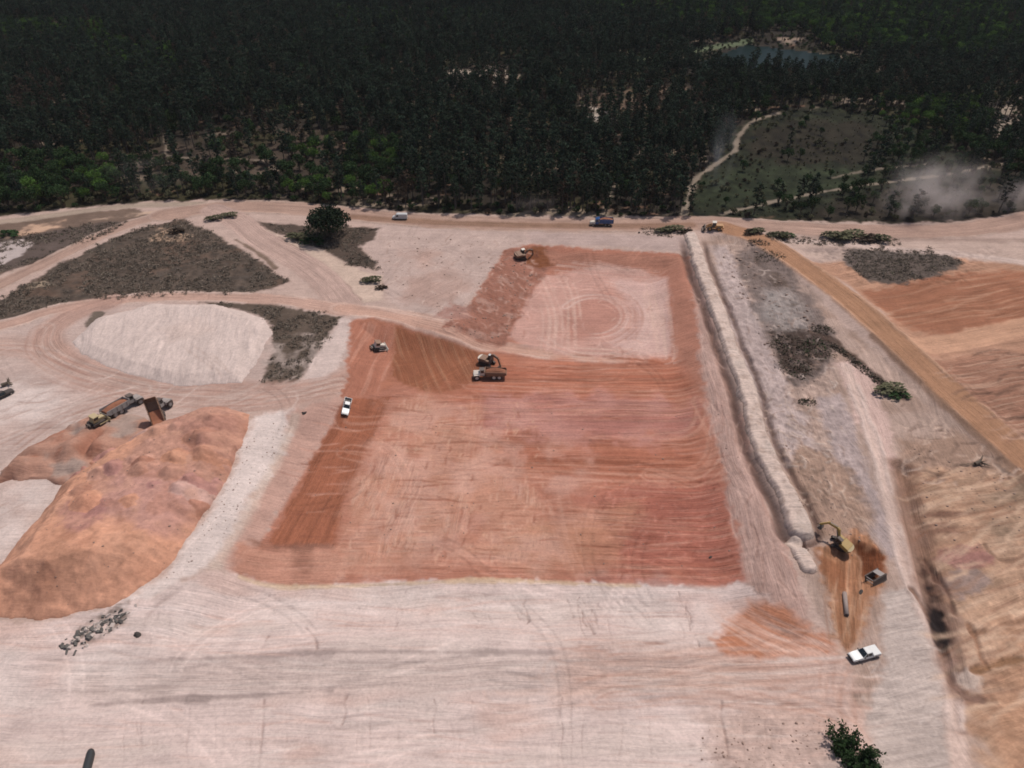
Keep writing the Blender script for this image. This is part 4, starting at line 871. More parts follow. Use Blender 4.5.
def body_ring(x, hw, z0, z1, r=0.12):
    return [(x, -hw+r*0.5, z0), (x, hw-r*0.5, z0), (x, hw, z0+r), (x, hw, z1-r*1.6), (x, hw-r, z1), (x, -hw+r, z1), (x, -hw, z1-r*1.6), (x, -hw, z0+r)]

def pickup(par, paint='white', bed='open', cover='white'):
    L = 2.85
    b = MB(); loft(b, [body_ring(x, hw, z0, z1) for x, hw, z0, z1 in ((0.55,0.98,0.42,1.10),(1.0,0.98,0.42,1.12),(1.6,0.97,0.42,1.10),(2.3,0.95,0.44,1.04),(2.72,0.90,0.48,0.96),(2.84,0.82,0.55,0.86))])
    b.build('hood', paint, par, smooth=False)
    b = MB(); loft(b, [body_ring(x, 0.98, 0.42, 1.10) for x in (-1.15, -0.3, 0.55)]); b.build('body', paint, par)
    c = MB(); c.add([(0.98,-0.90,1.09),(0.98,0.90,1.09),(-1.35,0.90,1.09),(-1.35,-0.90,1.09),(0.10,-0.64,1.78),(0.10,0.64,1.78),(-0.88,0.64,1.78),(-0.88,-0.64,1.78)], [(0,1,5,4),(1,2,6,5),(2,3,7,6),(3,0,4,7),(4,5,6,7),(3,2,1,0)])
    c.build('cab', paint, par, bevel=0.05)
    def pane(name, P): MB().add(P, [(0,1,2,3)]).build(name, 'glass', par)
    def on(P, n): return [tuple(Vector(p)+Vector(n)*0.012) for p in P]
    n = Vector((0.66,0,0.75)); pane('windshield', on([(0.91,-0.82,1.145),(0.91,0.82,1.145),(0.16,0.62,1.735),(0.16,-0.62,1.735)], n))
    pane('rear_window', on([(-1.29,0.78,1.18),(-1.29,-0.78,1.18),(-0.94,-0.60,1.70),(-0.94,0.60,1.70)], (-0.8,0,0.55)))
    for s in (-1, 1):
        for xa, xb, xc, xd in ((0.70,-0.05,-0.05,0.20),(-0.14,-0.92,-0.84,-0.14)):
            pane('side_window', [(xa, s*(0.874+0.014), 1.16), (xb, s*(0.874+0.014), 1.16), (xc, s*(0.666+0.014), 1.71), (xd, s*(0.666+0.014), 1.71)])
        m_ = MB(); m_.box(0.62,0.78, min(s*0.92,s*1.12), max(s*0.92,s*1.12), 1.1,1.28); m_.build('mirror', 'black', par)
        h = MB(); h.box(2.70,2.83, min(s*0.55,s*0.84), max(s*0.55,s*0.84), 0.74,0.9); h.build('headlight', 'lamp', par)
        h = MB(); h.box(-2.86,-2.80, min(s*0.80,s*0.95), max(s*0.80,s*0.95), 0.75,1.05); h.build('taillight', 'red_lamp', par)
        w_ = MB(); w_.box(-2.82,-1.16, min(s*0.90,s*0.98), max(s*0.90,s*0.98), 0.45,1.12); w_.build('bed_side', paint, par, bevel=0.02)
    t = MB(); t.box(-2.84,-2.76,-0.90,0.90,0.5,1.10); t.build('tailgate', paint, par)
    if bed == 'open':
        t = MB(); t.box(-2.76,-1.16,-0.90,0.90,0.55,0.62); t.build('bed_floor', 'black', par)
    else:
        t = MB(); t.box(-2.80,-1.14,-0.95,0.95,1.06,1.15); t.build('bed_cover', cover, par, bevel=0.03)
    t = MB(); t.box(2.80,2.92,-0.88,0.88,0.42,0.62); t.build('bumper', 'dark', par, bevel=0.02)
    t = MB(); t.box(2.80,2.86,-0.5,0.5,0.64,0.84); t.build('grille', 'black', par)
    for x in (1.85, -1.75):
        for y in (-0.86, 0.86): wheel(par, x, y, 0.40, 0.27)
def van(par):
    b = MB(); loft(b, [body_ring(x, hw, z0, z1, 0.15) for x, hw, z0, z1 in ((-2.95,0.94,0.45,2.25),(-2.6,0.98,0.42,2.36),(0.7,0.98,0.42,2.36),(1.25,0.97,0.42,2.24),(1.85,0.95,0.42,1.42),(2.6,0.92,0.45,1.18),(2.9,0.82,0.52,0.95))]); b.build('body', 'white', par)
    MB().quad((1.30,-0.80,2.17),(1.30,0.80,2.17),(1.84,0.80,1.47),(1.84,-0.80,1.47)).build('windshield', 'glass', par, xf=Matrix.Translation((0.03,0,0.03)))
    for s in (-1, 1):
        MB().quad((0.45,s*0.995,1.35),(1.35,s*0.995,1.35),(1.15,s*0.99,2.0),(0.45,s*0.995,2.0)).build('side_window', 'glass', par)
        h = MB(); h.box(2.72,2.86,min(s*0.5,s*0.84),max(s*0.5,s*0.84),0.8,0.98); h.build('headlight', 'lamp', par)
    t = MB(); t.box(2.78,2.98,-0.88,0.88,0.42,0.62); t.build('bumper', 'dark', par)
    t = MB(); t.box(-2.6,1.8,-0.96,0.96,0.30,0.44); t.build('sill', 'black', par)
    for x in (1.9, -1.9):
        for y in (-0.85, 0.85): wheel(par, x, y, 0.37, 0.25)
def road_dump_truck(par):
    f = MB(); f.box(-4.2,3.9,-0.45,0.45,0.75,1.05); f.build('chassis', 'black', par)
    h = MB(); loft(h, [body_ring(x, hw, 0.7, z1) for x, hw, z1 in ((2.3,1.0,1.85),(3.2,0.95,1.75),(4.1,0.85,1.6),(4.3,0.8,1.4))]); h.build('hood', 'cream', par)
    c = MB(); c.box(0.95,2.35,-1.15,1.15,0.85,2.75,tx=0.12,ty=0.1); c.build('cab', 'blue', par, bevel=0.05)
    MB().quad((2.33,-0.98,1.95),(2.33,0.98,1.95),(2.25,0.95,2.6),(2.25,-0.95,2.6)).build('windshield', 'glass', par, xf=Matrix.Translation((0.012,0,0)))
    for s in (-1, 1): MB().quad((1.2,s*1.13,1.95),(2.1,s*1.13,1.95),(2.05,s*1.09,2.55),(1.25,s*1.09,2.55)).build('side_window', 'glass', par, xf=Matrix.Translation((0,s*0.012,0)))
    b = MB(); b.box(-4.5,0.75,-1.25,1.25,1.15,1.3); b.build('bed_floor', 'blue', par)
    for s in (-1, 1):
        b = MB(); b.box(-4.5,0.75,min(s*1.16,s*1.26),max(s*1.16,s*1.26),1.3,2.75); 
        for x in (-4.4,-3.4,-2.4,-1.4,-0.4,0.6): b.box(x-0.06,x+0.06,min(s*1.26,s*1.34),max(s*1.26,s*1.34),1.2,2.75)
        b.build('bed_side', 'blue', par)
    b = MB(); b.box(0.65,0.78,-1.16,1.16,1.3,3.0); b.box(0.78,1.6,-1.1,1.1,2.86,2.95); b.build('headboard', 'blue', par)
    b = MB(); b.box(-4.62,-4.5,-1.2,1.2,1.2,2.7); b.build('tailgate', 'dark', par)
    b = MB(); loft(b, [[(x,-1.12,2.2),(x,1.12,2.2),(x,0.6,2.2+hh),(x,-0.6,2.2+hh)] for x, hh in ((-4.4,0.2),(-3,0.6),(-1,0.75),(0.5,0.3))]); b.build('soil_load', 'load', par)
    b = MB(); b.cyl((0.85,0.95,1.5),(0.85,0.95,3.2),0.09); b.build('exhaust', 'grey', par)
    for y in (-1.0, 1.0): wheel(par, 3.2, y, 0.52, 0.32)
    for x in (-1.6, -2.95):
        for y in (-0.95, 0.95): wheel(par, x, y, 0.52, 0.58)
    t = MB(); t.box(4.25,4.42,-1.1,1.1,0.55,0.85); t.build('bumper', 'grey', par)

def artic_truck(par, paint='yellow', turn=0.0, raise_=0.0, roof='dark', bedmat='brown', load=True, hoodmat=None):
    """articulated dump truck: tractor in front of the hinge at x = 1.2, hopper behind"""
    T = Matrix.Translation((1.2,0,0)) @ Matrix.Rotation(turn, 4, 'Z') @ Matrix.Translation((-1.2,0,0)); hoodmat = hoodmat or paint
    b = MB(); b.box(1.3,5.0,-0.55,0.55,0.9,1.35); b.build('tractor_frame', 'dark', par, T)
    b = MB(); loft(b, [body_ring(x, hw, 1.2, z1) for x, hw, z1 in ((3.1,1.15,2.35),(4.0,1.1,2.25),(4.9,0.95,2.0),(5.2,0.9,1.8))]); b.build('hood', hoodmat, par, T)
    b = MB(); b.box(5.15,5.35,-1.2,1.2,0.85,1.35); b.build('bumper', 'dark', par, T)
    b = MB(); b.box(1.7,3.15,-0.85,0.85,1.35,3.25,tx=0.1,ty=0.08); b.build('cab', paint, par, T, bevel=0.04)
    b = MB(); b.box(1.72,3.3,-0.9,0.9,3.26,3.4); b.build('cab_roof', roof, par, T, bevel=0.03)
    MB().quad((3.16,-0.72,2.35),(3.16,0.72,2.35),(3.08,0.70,3.15),(3.08,-0.70,3.15)).build('windshield', 'glass', par, T)
    for s in (-1, 1):
        MB().quad((1.95,s*0.83,2.3),(2.95,s*0.83,2.3),(2.9,s*0.795,3.15),(1.95,s*0.795,3.15)).build('side_window', 'glass', par, T)
        f = MB(); f.box(3.3,5.1,min(s*0.95,s*1.5),max(s*0.95,s*1.5),1.85,1.95); f.build('fender', paint, par, T); wheel(par, 4.2, s*1.18, 0.88, 0.62, xf=T, rim=paint)
    b = MB(); b.box(-4.4,1.25,-0.5,0.5,0.95,1.35); b.cyl((1.25,0,0.8),(1.25,0,1.6),0.35); b.build('rear_frame', 'dark', par)
    for x in (-1.3, -3.0):
        for s in (-1, 1): wheel(par, x, s*1.18, 0.88, 0.62, rim=paint)
    hx, hz = -4.0, 1.45
    def B(x0,x1,y0,y1,z0,z1): return MB().box(x0-hx,x1-hx,y0,y1,z0-hz,z1-hz)
    R = (0, -raise_, 0)
    sp = MB(); pr = [(-5.3,1.95),(-4.2,1.42),(0.6,1.42),(1.2,1.9),(1.2,2.05),(0.5,1.58),(-4.2,1.58),(-5.3,2.1)]
    sp.prism([(x-hx, z-hz) for x, z in pr], -1.38, 1.38); bed = sp.build('hopper', bedmat, par, loc=(hx,0,hz), rot=R)
    for s in (-1, 1):
        q = MB(); q.prism([(x-hx, z-hz) for x, z in ((-5.3,1.95),(-4.2,1.42),(0.6,1.42),(1.2,1.9),(1.45,2.95),(-5.0,2.85))], min(s*1.38,s*1.5), max(s*1.38,s*1.5))
        for x in (-3.6,-2.2,-0.8,0.6): q.box(x-hx-0.08,x-hx+0.08,min(s*1.5,s*1.6),max(s*1.5,s*1.6),1.5-hz,2.85-hz)
        q.build('hopper_side', bedmat, bed)
    q = MB(); q.prism([(x-hx, z-hz) for x, z in ((1.2,1.9),(1.32,1.9),(1.62,3.1),(1.45,3.1))], -1.38, 1.38); q.build('headboard', bedmat, bed)
    if load:
        q = MB(); S_ = []
        for x, hh, z0 in ((-4.9,0.1,2.0),(-3.6,0.75,1.6),(-1.8,1.0,1.6),(0.0,0.8,1.6),(1.2,0.25,2.0)):
            S_.append([(x-hx,-1.36,2.35-hz-0.3*(hh<0.3)),(x-hx,-0.7,2.45+hh*0.7-hz),(x-hx,0,2.5+hh-hz),(x-hx,0.7,2.4+hh*0.7-hz),(x-hx,1.36,2.35-hz-0.3*(hh<0.3)),(x-hx,0,z0-hz)])
        loft(q, S_); q.build('soil_load', 'load', bed)
    elif raise_ > 0.3:
        q = MB(); loft(q, [[(x-hx,-1.3,z-hz),(x-hx,1.3,z-hz),(x-hx,1.3,z+h_-hz),(x-hx,-1.3,z+h_-hz)] for x, z, h_ in ((-6.4,2.1,0.4),(-5.2,2.1,0.75),(-4.2,1.60,0.8),(-1.8,1.60,0.35))]); q.build('soil_load', 'clay', bed)
    if raise_ > 0.3:
        for s in (-1, 1):
            q = MB(); c_, s_ = math.cos(raise_), math.sin(raise_); px_, pz_ = 3.6*c_, 3.6*s_; q.cyl((-1.0,s*0.75,1.2),(hx+px_,s*0.75,hz+pz_),0.12,0.09); q.build('hoist_cylinder', 'grey', par)
def track_belt(par, x0, x1, y, wd, hh, name='track', xf=None):
    r = hh/2; pr = [(x1-r+r*math.cos(t), r+r*math.sin(t)) for t in np.linspace(-math.pi/2, math.pi/2, 8)] + [(x0+r+r*math.cos(t), r+r*math.sin(t)) for t in np.linspace(math.pi/2, 1.5*math.pi, 8)]
    b = MB(); b.ring(pr, y-wd/2, y+wd/2, ((x0+x1)/2, r), (0.92, 0.72)); k = 0
    n = int((x1-x0-hh)/0.28)
    for i in range(n+1):
        x = x0+r+i*0.28; b.box(x-0.05, x+0.05, y-wd/2, y+wd/2, hh, hh+0.05)
    t = b.build(name, 'black', par, xf)
    f = MB(); f.box(x0+r, x1-r, y-wd*0.3, y+wd*0.3, hh*0.3, hh*0.72)
    for x in (x0+r, x1-r): f.cyl((x, y-wd*0.36, r), (x, y+wd*0.36, r), r*0.66, n=12)
    for i in range(4):
        x = x0+r+(x1-x0-hh)*(i+0.5)/4; f.cyl((x, y-wd*0.32, r*0.36), (x, y+wd*0.32, r*0.36), r*0.3, n=10)
    f.build('roller_frame', 'dark', t, xf); return t
def bulldozer(par, paint='yellow', roof='dark', cabglass=True):
    for s in (-1, 1): track_belt(par, -1.9, 1.7, s*1.0, 0.56, 1.05)
    b = MB(); b.box(-1.6,1.5,-0.7,0.7,0.55,1.1); b.build('undercarriage', 'dark', par)
    b = MB(); loft(b, [body_ring(x, hw, 1.0, z1, 0.08) for x, hw, z1 in ((0.0,0.6,1.95),(1.0,0.58,1.88),(1.75,0.55,1.75),(1.9,0.5,1.6))]); b.build('engine_hood', paint, par)
    b = MB(); b.box(-1.45,0.05,-0.8,0.8,1.1,2.75,tx=0.1,ty=0.06); b.build('cab', paint, par, bevel=0.03)
    b = MB(); b.box(-1.55,0.2,-0.92,0.92,2.75,2.9); b.build('cab_roof', roof, par, bevel=0.03)
    MB().quad((0.035,-0.65,1.9),(0.035,0.65,1.9),(-0.03,0.63,2.65),(-0.03,-0.63,2.65)).build('windshield', 'glass', par)
    for s in (-1, 1):
        MB().quad((-1.3,s*0.78,1.85),(-0.1,s*0.78,1.85),(-0.15,s*0.755,2.65),(-1.25,s*0.755,2.65)).build('side_window', 'glass', par)
        a = MB(); a.bar((-0.3,s*1.38,0.55),(2.25,s*1.3,0.5),0.16,0.24); a.build('push_arm', paint, par)
        a = MB(); a.cyl((1.2,s*0.45,1.5),(2.25,s*0.5,0.9),0.07); a.build('lift_cylinder', 'grey', par)
    b = MB(); pr = [(2.35,0.02),(2.5,0.0),(2.36,0.35),(2.34,0.75),(2.5,1.2),(2.38,1.22),(2.2,0.8),(2.2,0.35)]; b.prism(pr, -1.75, 1.75); b.build('blade', paint, par)
    b = MB(); b.box(-2.4,-1.8,-0.5,0.5,0.6,1.0); b.box(-2.5,-2.35,-0.9,0.9,0.7,0.95)
    for y in (-0.7,0,0.7): b.box(-2.55,-2.4,y-0.07,y+0.07,0.15,0.9)
    b.build('ripper', 'dark', par)
    b = MB(); b.cyl((0.7,0.25,1.85),(0.7,0.25,2.6),0.07); b.build('exhaust', 'dark', par)
def excavator(par, paint='yellow', swing=0.0, roof=None, weight=None, reach=1.0, up=0.0, boom=None):
    boom = boom or paint
    for s in (-1, 1): track_belt(par, -2.1, 2.1, s*1.15, 0.6, 0.95)
    b = MB(); b.box(-1.3,1.3,-0.9,0.9,0.45,0.85); b.cyl((0,0,0.85),(0,0,1.12),0.75,n=18); b.build('undercarriage', 'dark', par)
    T = Matrix.Rotation(swing, 4, 'Z')
    b = MB(); b.box(-2.0,1.5,-1.35,1.35,1.12,1.4); b.build('deck', 'dark', par, T)
    b = MB(); b.box(-2.0,0.1,-1.32,1.32,1.4,2.25,tx=0.04,ty=0.06); b.box(0.1,1.35,-1.32,-0.45,1.4,2.0,ty=0.04); b.build('engine_house', paint, par, T, bevel=0.05)
    b = MB(); pr = [(-2.0-0.7*math.cos(t), 1.3*math.sin(t)) for t in np.linspace(-math.pi/2, math.pi/2, 9)]
    V = [(x, y, z) for z in (1.2, 2.1) for x, y in pr]; n = 9; b.add(V, [tuple(range(n-1,-1,-1)), tuple(range(n,2*n)), (0,n,2*n-1,n-1)]+[(i,i+1,n+i+1,n+i) for i in range(n-1)]); b.build('counterweight', weight or paint, par, T)
    b = MB(); b.box(0.15,1.6,0.35,1.3,1.4,3.0,tx=0.08,ty=0.04); b.build('cab', 'dark', par, T, bevel=0.05)
    b = MB(); b.box(0.2,1.55,0.36,1.29,3.0,3.08); b.build('cab_roof', roof or paint, par, T, bevel=0.03)
    MB().quad((1.605,0.45,1.6),(1.605,1.2,1.6),(1.535,1.18,2.9),(1.535,0.47,2.9)).build('windshield', 'glass', par, T)
    MB().quad((0.3,1.31,1.9),(1.45,1.31,1.9),(1.4,1.275,2.85),(0.3,1.275,2.85)).build('side_window', 'glass', par, T)
    e = (3.0*reach, 3.9+up); t = (5.6*reach, 3.0+up); w_ = (6.3*reach, 0.75+up*0.4)
    b = MB(); pr = [(0.7,1.5),(1.1,1.4),(e[0]+0.1,e[1]-0.35),(t[0],t[1]-0.2),(t[0],t[1]+0.2),(e[0],e[1]+0.35),(e[0]-0.6,e[1]+0.1)]; b.prism(pr, -0.45, -0.05); b.build('boom', boom, par, T)
    b = MB(); b.bar((t[0]-0.5,-0.25,t[1]+0.6),(w_[0],-0.25,w_[1]),0.36,0.42); b.build('stick', boom, par, T)
    b = MB(); bx_, bz_ = w_[0]-0.2, w_[1]-0.2; pr = [(bx_+0.3,bz_+0.2),(bx_-0.1,bz_+0.35),(bx_-0.75,bz_-0.05),(bx_-0.85,bz_-0.5),(bx_-0.3,bz_-0.9),(bx_+0.25,bz_-0.7),(bx_+0.15,bz_-0.6),(bx_-0.3,bz_-0.75),(bx_-0.68,bz_-0.42),(bx_-0.6,bz_-0.1)]
    b.prism(pr, -0.85, 0.35); b.build('bucket', 'dark', par, T)
    for y in (-0.55, 0.05):
        b = MB(); b.cyl((1.3,y,1.5),(e[0]-0.2,y,e[1]-0.5),0.09); b.build('boom_cylinder', 'grey', par, T)
    b = MB(); b.cyl((e[0]+0.2,-0.25,e[1]+0.45),(t[0]-0.5,-0.25,t[1]+0.65),0.08); b.build('stick_cylinder', 'grey', par, T)
def wheel_loader(par, paint='orange'):
    b = MB(); b.box(-3.2,-0.2,-0.95,0.95,1.05,2.15,tx=0.08,ty=0.08); b.build('engine_house', paint, par, bevel=0.05)
    b = MB(); b.box(-3.4,-3.1,-1.15,1.15,0.8,1.5); b.build('counterweight', paint, par, bevel=0.04)
    b = MB(); b.box(-0.2,1.9,-0.5,0.5,0.8,1.5); b.build('front_frame', paint, par)
    b = MB(); b.box(-0.75,0.75,-0.8,0.8,1.4,3.15,tx=0.1,ty=0.06); b.build('cab', 'dark', par, bevel=0.04)
    b = MB(); b.box(-0.8,0.8,-0.85,0.85,3.15,3.28); b.build('cab_roof', 'cream', par, bevel=0.03)
    MB().quad((0.76,-0.68,1.7),(0.76,0.68,1.7),(0.67,0.66,3.0),(0.67,-0.66,3.0)).build('windshield', 'glass', par)
    for s in (-1, 1):
        b = MB(); b.bar((0.9,s*0.6,2.1),(2.4,s*0.6,1.5),0.2,0.4); b.bar((2.4,s*0.6,1.5),(3.3,s*0.6,0.7),0.2,0.36); b.build('lift_arm', paint, par)
        wheel(par, 1.5, s*1.1, 0.82, 0.62, rim=paint); wheel(par, -1.7, s*1.1, 0.82, 0.62, rim=paint)
    b = MB(); b.prism([(3.2,1.3),(3.1,0.5),(3.3,0.1),(4.5,0.02),(4.5,0.1),(3.45,0.25),(3.3,0.55),(3.5,1.35)], -1.5, 1.5); b.build('bucket', 'dark', par)
    for s in (-1, 1):
        b = MB(); b.prism([(3.2,1.3),(3.1,0.5),(3.3,0.1),(4.5,0.02),(3.9,0.7),(3.5,1.35)], min(s*1.5,s*1.55), max(s*1.5,s*1.55)); b.build('bucket_cheek', 'dark', par)
# ------------------------------------------------------------------ vehicles and machines, each where its wheels or tracks meet the ground
t = root('pickup_truck', 'white crew-cab pickup parked below the brown dig, nose to the left', 'pickup truck', 863, 656, front=(846, 661), size=(4, 1.7)); pickup(t, 'white', 'cover', 'white')
t = root('pickup_truck', 'small white pickup with open bed on the dark red ramp left of the pit', 'pickup truck', 346, 408, front=(345, 416), size=(4, 1.7)); pickup(t, 'white', 'open')
t = root('cargo_van', 'white van driving left on the forest-edge road', 'van', 400, 219, front=(386, 219), size=(4, 1.7)); van(t)
t = root('dump_truck', 'blue dump truck on the road at the forest edge', 'dump truck', 601, 225, front=(586, 225), size=(7, 2)); road_dump_truck(t)
t = root('pickup_truck', 'dark pickup with slate bed cover cut by the left picture edge', 'pickup truck', 3, 397, front=(17, 390), size=(4, 1.7)); pickup(t, 'black', 'cover', 'slate')
t = root('wheel_loader', 'dusty orange wheel loader on the road at the top end of the berm', 'wheel loader', 714, 229, front=(698, 230), size=(5, 2)); wheel_loader(t, 'orange')
t = root('excavator', 'dark excavator at the top of the red cut slope beside the upper pad', 'excavator', 520, 258, front=(530, 257), size=(4, 2.4)); excavator(t, 'brown', swing=0.3, roof='cream', reach=0.85, up=-0.6)
t = root('bulldozer', 'small brown bulldozer pushing across the orange slope below the track junction', 'bulldozer', 378, 349, front=(390, 347), size=(3.6, 2.2)); bulldozer(t, 'cream', 'brown')
t = root('articulated_truck', 'white-nosed articulated dump truck being loaded in the middle of the pit', 'dump truck', 490, 377, front=(474, 377), size=(8, 2.4)); artic_truck(t, 'cream', turn=0.12, roof='dark', bedmat='brown', hoodmat='cream'); t.scale = (0.9, 0.9, 0.9)
t = root('excavator', 'excavator with pale cab roof loading the white-nosed truck in the pit', 'excavator', 487, 364, front=(497, 368), size=(4, 2.4)); excavator(t, 'brown', swing=0.1, roof='white', weight='cream', reach=0.75, up=0.2)
t = root('articulated_truck', 'loaded grey-brown articulated truck on the humps behind the orange stockpile', 'dump truck', 124, 411, front=(138, 402), size=(8, 2.4)); artic_truck(t, 'grey', turn=-0.1, roof='dark', bedmat='grey')
t = root('bulldozer', 'faded yellow bulldozer behind the loaded grey-brown truck', 'bulldozer', 97, 423, front=(107, 419), size=(3.6, 2.2)); bulldozer(t, 'pale_yellow', 'pale_yellow')
t = root('articulated_truck', 'articulated truck tipping its raised brown hopper onto the orange stockpile', 'dump truck', 160, 416, front=(159, 406), size=(8, 2.4)); artic_truck(t, 'grey', turn=-0.75, raise_=1.12, roof='dark', bedmat='brown', load=False)
t = root('excavator', 'yellow excavator digging at the lower end of the berm', 'excavator', 839, 544, front=(828, 541), size=(4, 2.4)); excavator(t, 'yellow', swing=-0.55, roof='dark', weight='pale_yellow', reach=0.95, boom='yellow'); t.scale = (0.9, 0.9, 0.9)
# ------------------------------------------------------------------ plants
def leaf_mat(name, c, tr=0.25, vary=0.35):
    m, N, L, b = new_mat(name)
    tc = N.new('ShaderNodeTexCoord'); n1 = N.new('ShaderNodeTexNoise'); n1.inputs['Scale'].default_value = 0.6; n1.inputs['Detail'].default_value = 3; L.new(tc.outputs['Object'], n1.inputs['Vector'])
    oi = N.new('ShaderNodeObjectInfo')
    ad = N.new('ShaderNodeMath'); ad.operation = 'ADD'; L.new(n1.outputs['Fac'], ad.inputs[0]); L.new(oi.outputs['Random'], ad.inputs[1])
    mr = N.new('ShaderNodeMapRange'); mr.inputs['From Min'].default_value = 0.3; mr.inputs['From Max'].default_value = 1.7; mr.inputs['To Min'].default_value = 1-vary; mr.inputs['To Max'].default_value = 1+vary; L.new(ad.outputs[0], mr.inputs['Value'])
    vm = N.new('ShaderNodeVectorMath'); vm.operation = 'SCALE'; vm.inputs[0].default_value = c; L.new(mr.outputs[0], vm.inputs['Scale'])
    L.new(vm.outputs[0], b.inputs['Base Color']); b.inputs['Roughness'].default_value = 0.7; b.inputs['Specular IOR Level'].default_value = 0.04
    if tr:
        t = N.new('ShaderNodeBsdfTranslucent'); L.new(vm.outputs[0], t.inputs['Color']); mx = N.new('ShaderNodeMixShader'); mx.inputs[0].default_value = tr
        o = N['Material Output']; L.new(b.outputs[0], mx.inputs[1]); L.new(t.outputs[0], mx.inputs[2]); L.new(mx.outputs[0], o.inputs['Surface'])
    return m
M['pine'] = leaf_mat('pine_needles', (0.025,0.038,0.024), 0.08, 0.6)
M['pine_brown'] = leaf_mat('rusty_needles', (0.060,0.042,0.030), 0.08, 0.5)
M['oak'] = leaf_mat('oak_leaves', (0.032,0.056,0.022), 0.15, 0.55)
M['fresh'] = leaf_mat('fresh_leaves', (0.070,0.125,0.028), 0.25, 0.5)
M['scrub'] = leaf_mat('scrub_leaves', (0.105,0.100,0.058), 0.15, 0.5)
M['dry'] = leaf_mat('dry_brush', (0.055,0.038,0.028), 0.05)
M['oakdark'] = leaf_mat('dark_oak_leaves', (0.020,0.030,0.017), 0.1, 0.5)
M['tuft'] = leaf_mat('dry_grass', (0.200,0.160,0.125), 0.15, 0.5)
M['pbark'] = plain('pine_bark', (0.085,0.068,0.058), 0.9, vary=0.3, scale=2.0)

def leaves(P, size, r, flat=0.0):
    """one small four-cornered leaf or needle tuft per point"""
    n = len(P); a = r.normal(size=(n, 3)); a[:, 2] *= (1-flat); a /= np.linalg.norm(a, axis=1)[:, None]
    b = r.normal(size=(n, 3)); b -= a*(a*b).sum(1)[:, None]; b /= np.linalg.norm(b, axis=1)[:, None]
    s = (size*r.uniform(0.6, 1.3, n))[:, None]; k = r.uniform(0.45, 0.8, n)[:, None]
    V = np.stack([P-a*s*0.5, P+b*s*k*0.5+a*s*0.1, P+a*s*0.55, P-b*s*k*0.5+a*s*0.1], 1).reshape(-1, 3)
    return V, np.arange(4*n).reshape(-1, 4)
def join_np(parts):
    V, F, n = [], [], 0
    for v, f in parts: V.append(v); F.append(f+n); n += len(v)
    return np.vstack(V), np.vstack(F)
def limb(a, b, r0, r1, n=5):
    q = MB().cyl(a, b, r0, r1, n); V = np.array(q.v); F = np.array(q.f[:n]); return V, F
def trunk_mesh(name, h, r, limbs, r_, bend=0.3, mat='pbark'):
    parts = []; p = np.zeros(3); ph = r_.uniform(0, 6.28); ks = 6
    axis = [np.array((bend*math.sin(t*2.2+ph)*t, bend*math.cos(t*1.9+ph)*t, h*t)) for t in np.linspace(0, 1, ks+1)]
    axis[0] = np.array((0, 0, -0.4))
    for i in range(ks): parts.append(limb(axis[i], axis[i+1], r*(1-0.85*i/ks), r*(1-0.85*(i+1)/ks), 6))
    for a, b, r0 in limbs: parts.append(limb(a, b, r0, r0*0.35, 4))
    V, F = join_np(parts); me = mesh_np(name, V, F, smooth=True); me.materials.append(M[mat]); return me
def pine(seed, h, rad, base, n, mat='pine', size=0.75):
    r = np.random.default_rng(seed); P = []; limbs = []
    nb = int(h*2.0)
    for k in range(nb):
        t = base+(1-base)*(k+r.uniform(0, 1))/nb; z = h*t; q = (t-base)/(1-base)
        L = rad*(0.45+1.0*q)*(1-q)**0.55*1.25*r.uniform(0.5, 1.15) + 0.25
        an = r.uniform(0, 6.28); d = np.array((math.cos(an), math.sin(an), r.uniform(-0.05, 0.35)))
        tip = np.array((0, 0, z))+d*L
        if L > 1.0: limbs.append(((0, 0, z), tuple(tip), 0.06))
        m_ = max(4, int(n/nb)); s = r.beta(2.2, 1.0, m_)
        P.append(np.array((0, 0, z))[None]+d[None]*L*s[:, None]+r.normal(0, 0.32, (m_, 3))*np.array((1, 1, 0.6)))
    V, F = leaves(np.vstack(P), size, r, 0.35)
    me = mesh_np('crown', V, F, smooth=False); me.materials.append(M[mat])
    return trunk_mesh('trunk', h*0.97, 0.16+h*0.008, limbs, r), me
def broad(seed, h, rad, n, mat='oak', base=0.25, size=0.75, lobes=11, tr=0.3):
    r = np.random.default_rng(seed); P = []; limbs = []
    cz = h*(base+1)/2; hz = h*(1-base)/2
    for k in range(lobes):
        a = r.normal(size=3); a /= np.linalg.norm(a); a[2] = abs(a[2])*1.1-0.35
        c = np.array((a[0]*rad*0.62, a[1]*rad*0.62, cz+a[2]*hz*0.75)); lr = rad*r.uniform(0.32, 0.52)
        limbs.append(((0, 0, h*base*r.uniform(0.6, 1.1)), tuple(c), 0.10+rad*0.012))
        m_ = n//lobes; d = r.normal(size=(m_, 3)); d /= np.linalg.norm(d, axis=1)[:, None]
        P.append(c+d*lr*(r.uniform(0.35, 1.0, m_)**0.45)[:, None]*np.array((1, 1, 0.8)))
    V, F = leaves(np.vstack(P), size, r)
    V[:, 2] = np.maximum(V[:, 2], 0.05)
    me = mesh_np('crown', V, F, smooth=False); me.materials.append(M[mat])
    return trunk_mesh('trunk', h*0.75, tr, limbs, r, mat='bark'), me
KINDS = [pine(1, 17, 3.0, 0.40, 620), pine(2, 15, 2.7, 0.33, 560), pine(3, 19, 3.2, 0.46, 640), pine(4, 13, 2.5, 0.26, 520), pine(5, 14, 2.5, 0.35, 400, 'pine_brown'),
         broad(6, 10.5, 4.0, 700), broad(7, 9, 3.6, 650), broad(8, 10, 4.0, 700, 'fresh'), broad(9, 8.5, 3.5, 650, 'fresh')]
KNAME = ['pine_tree']*5 + ['broadleaf_tree']*4
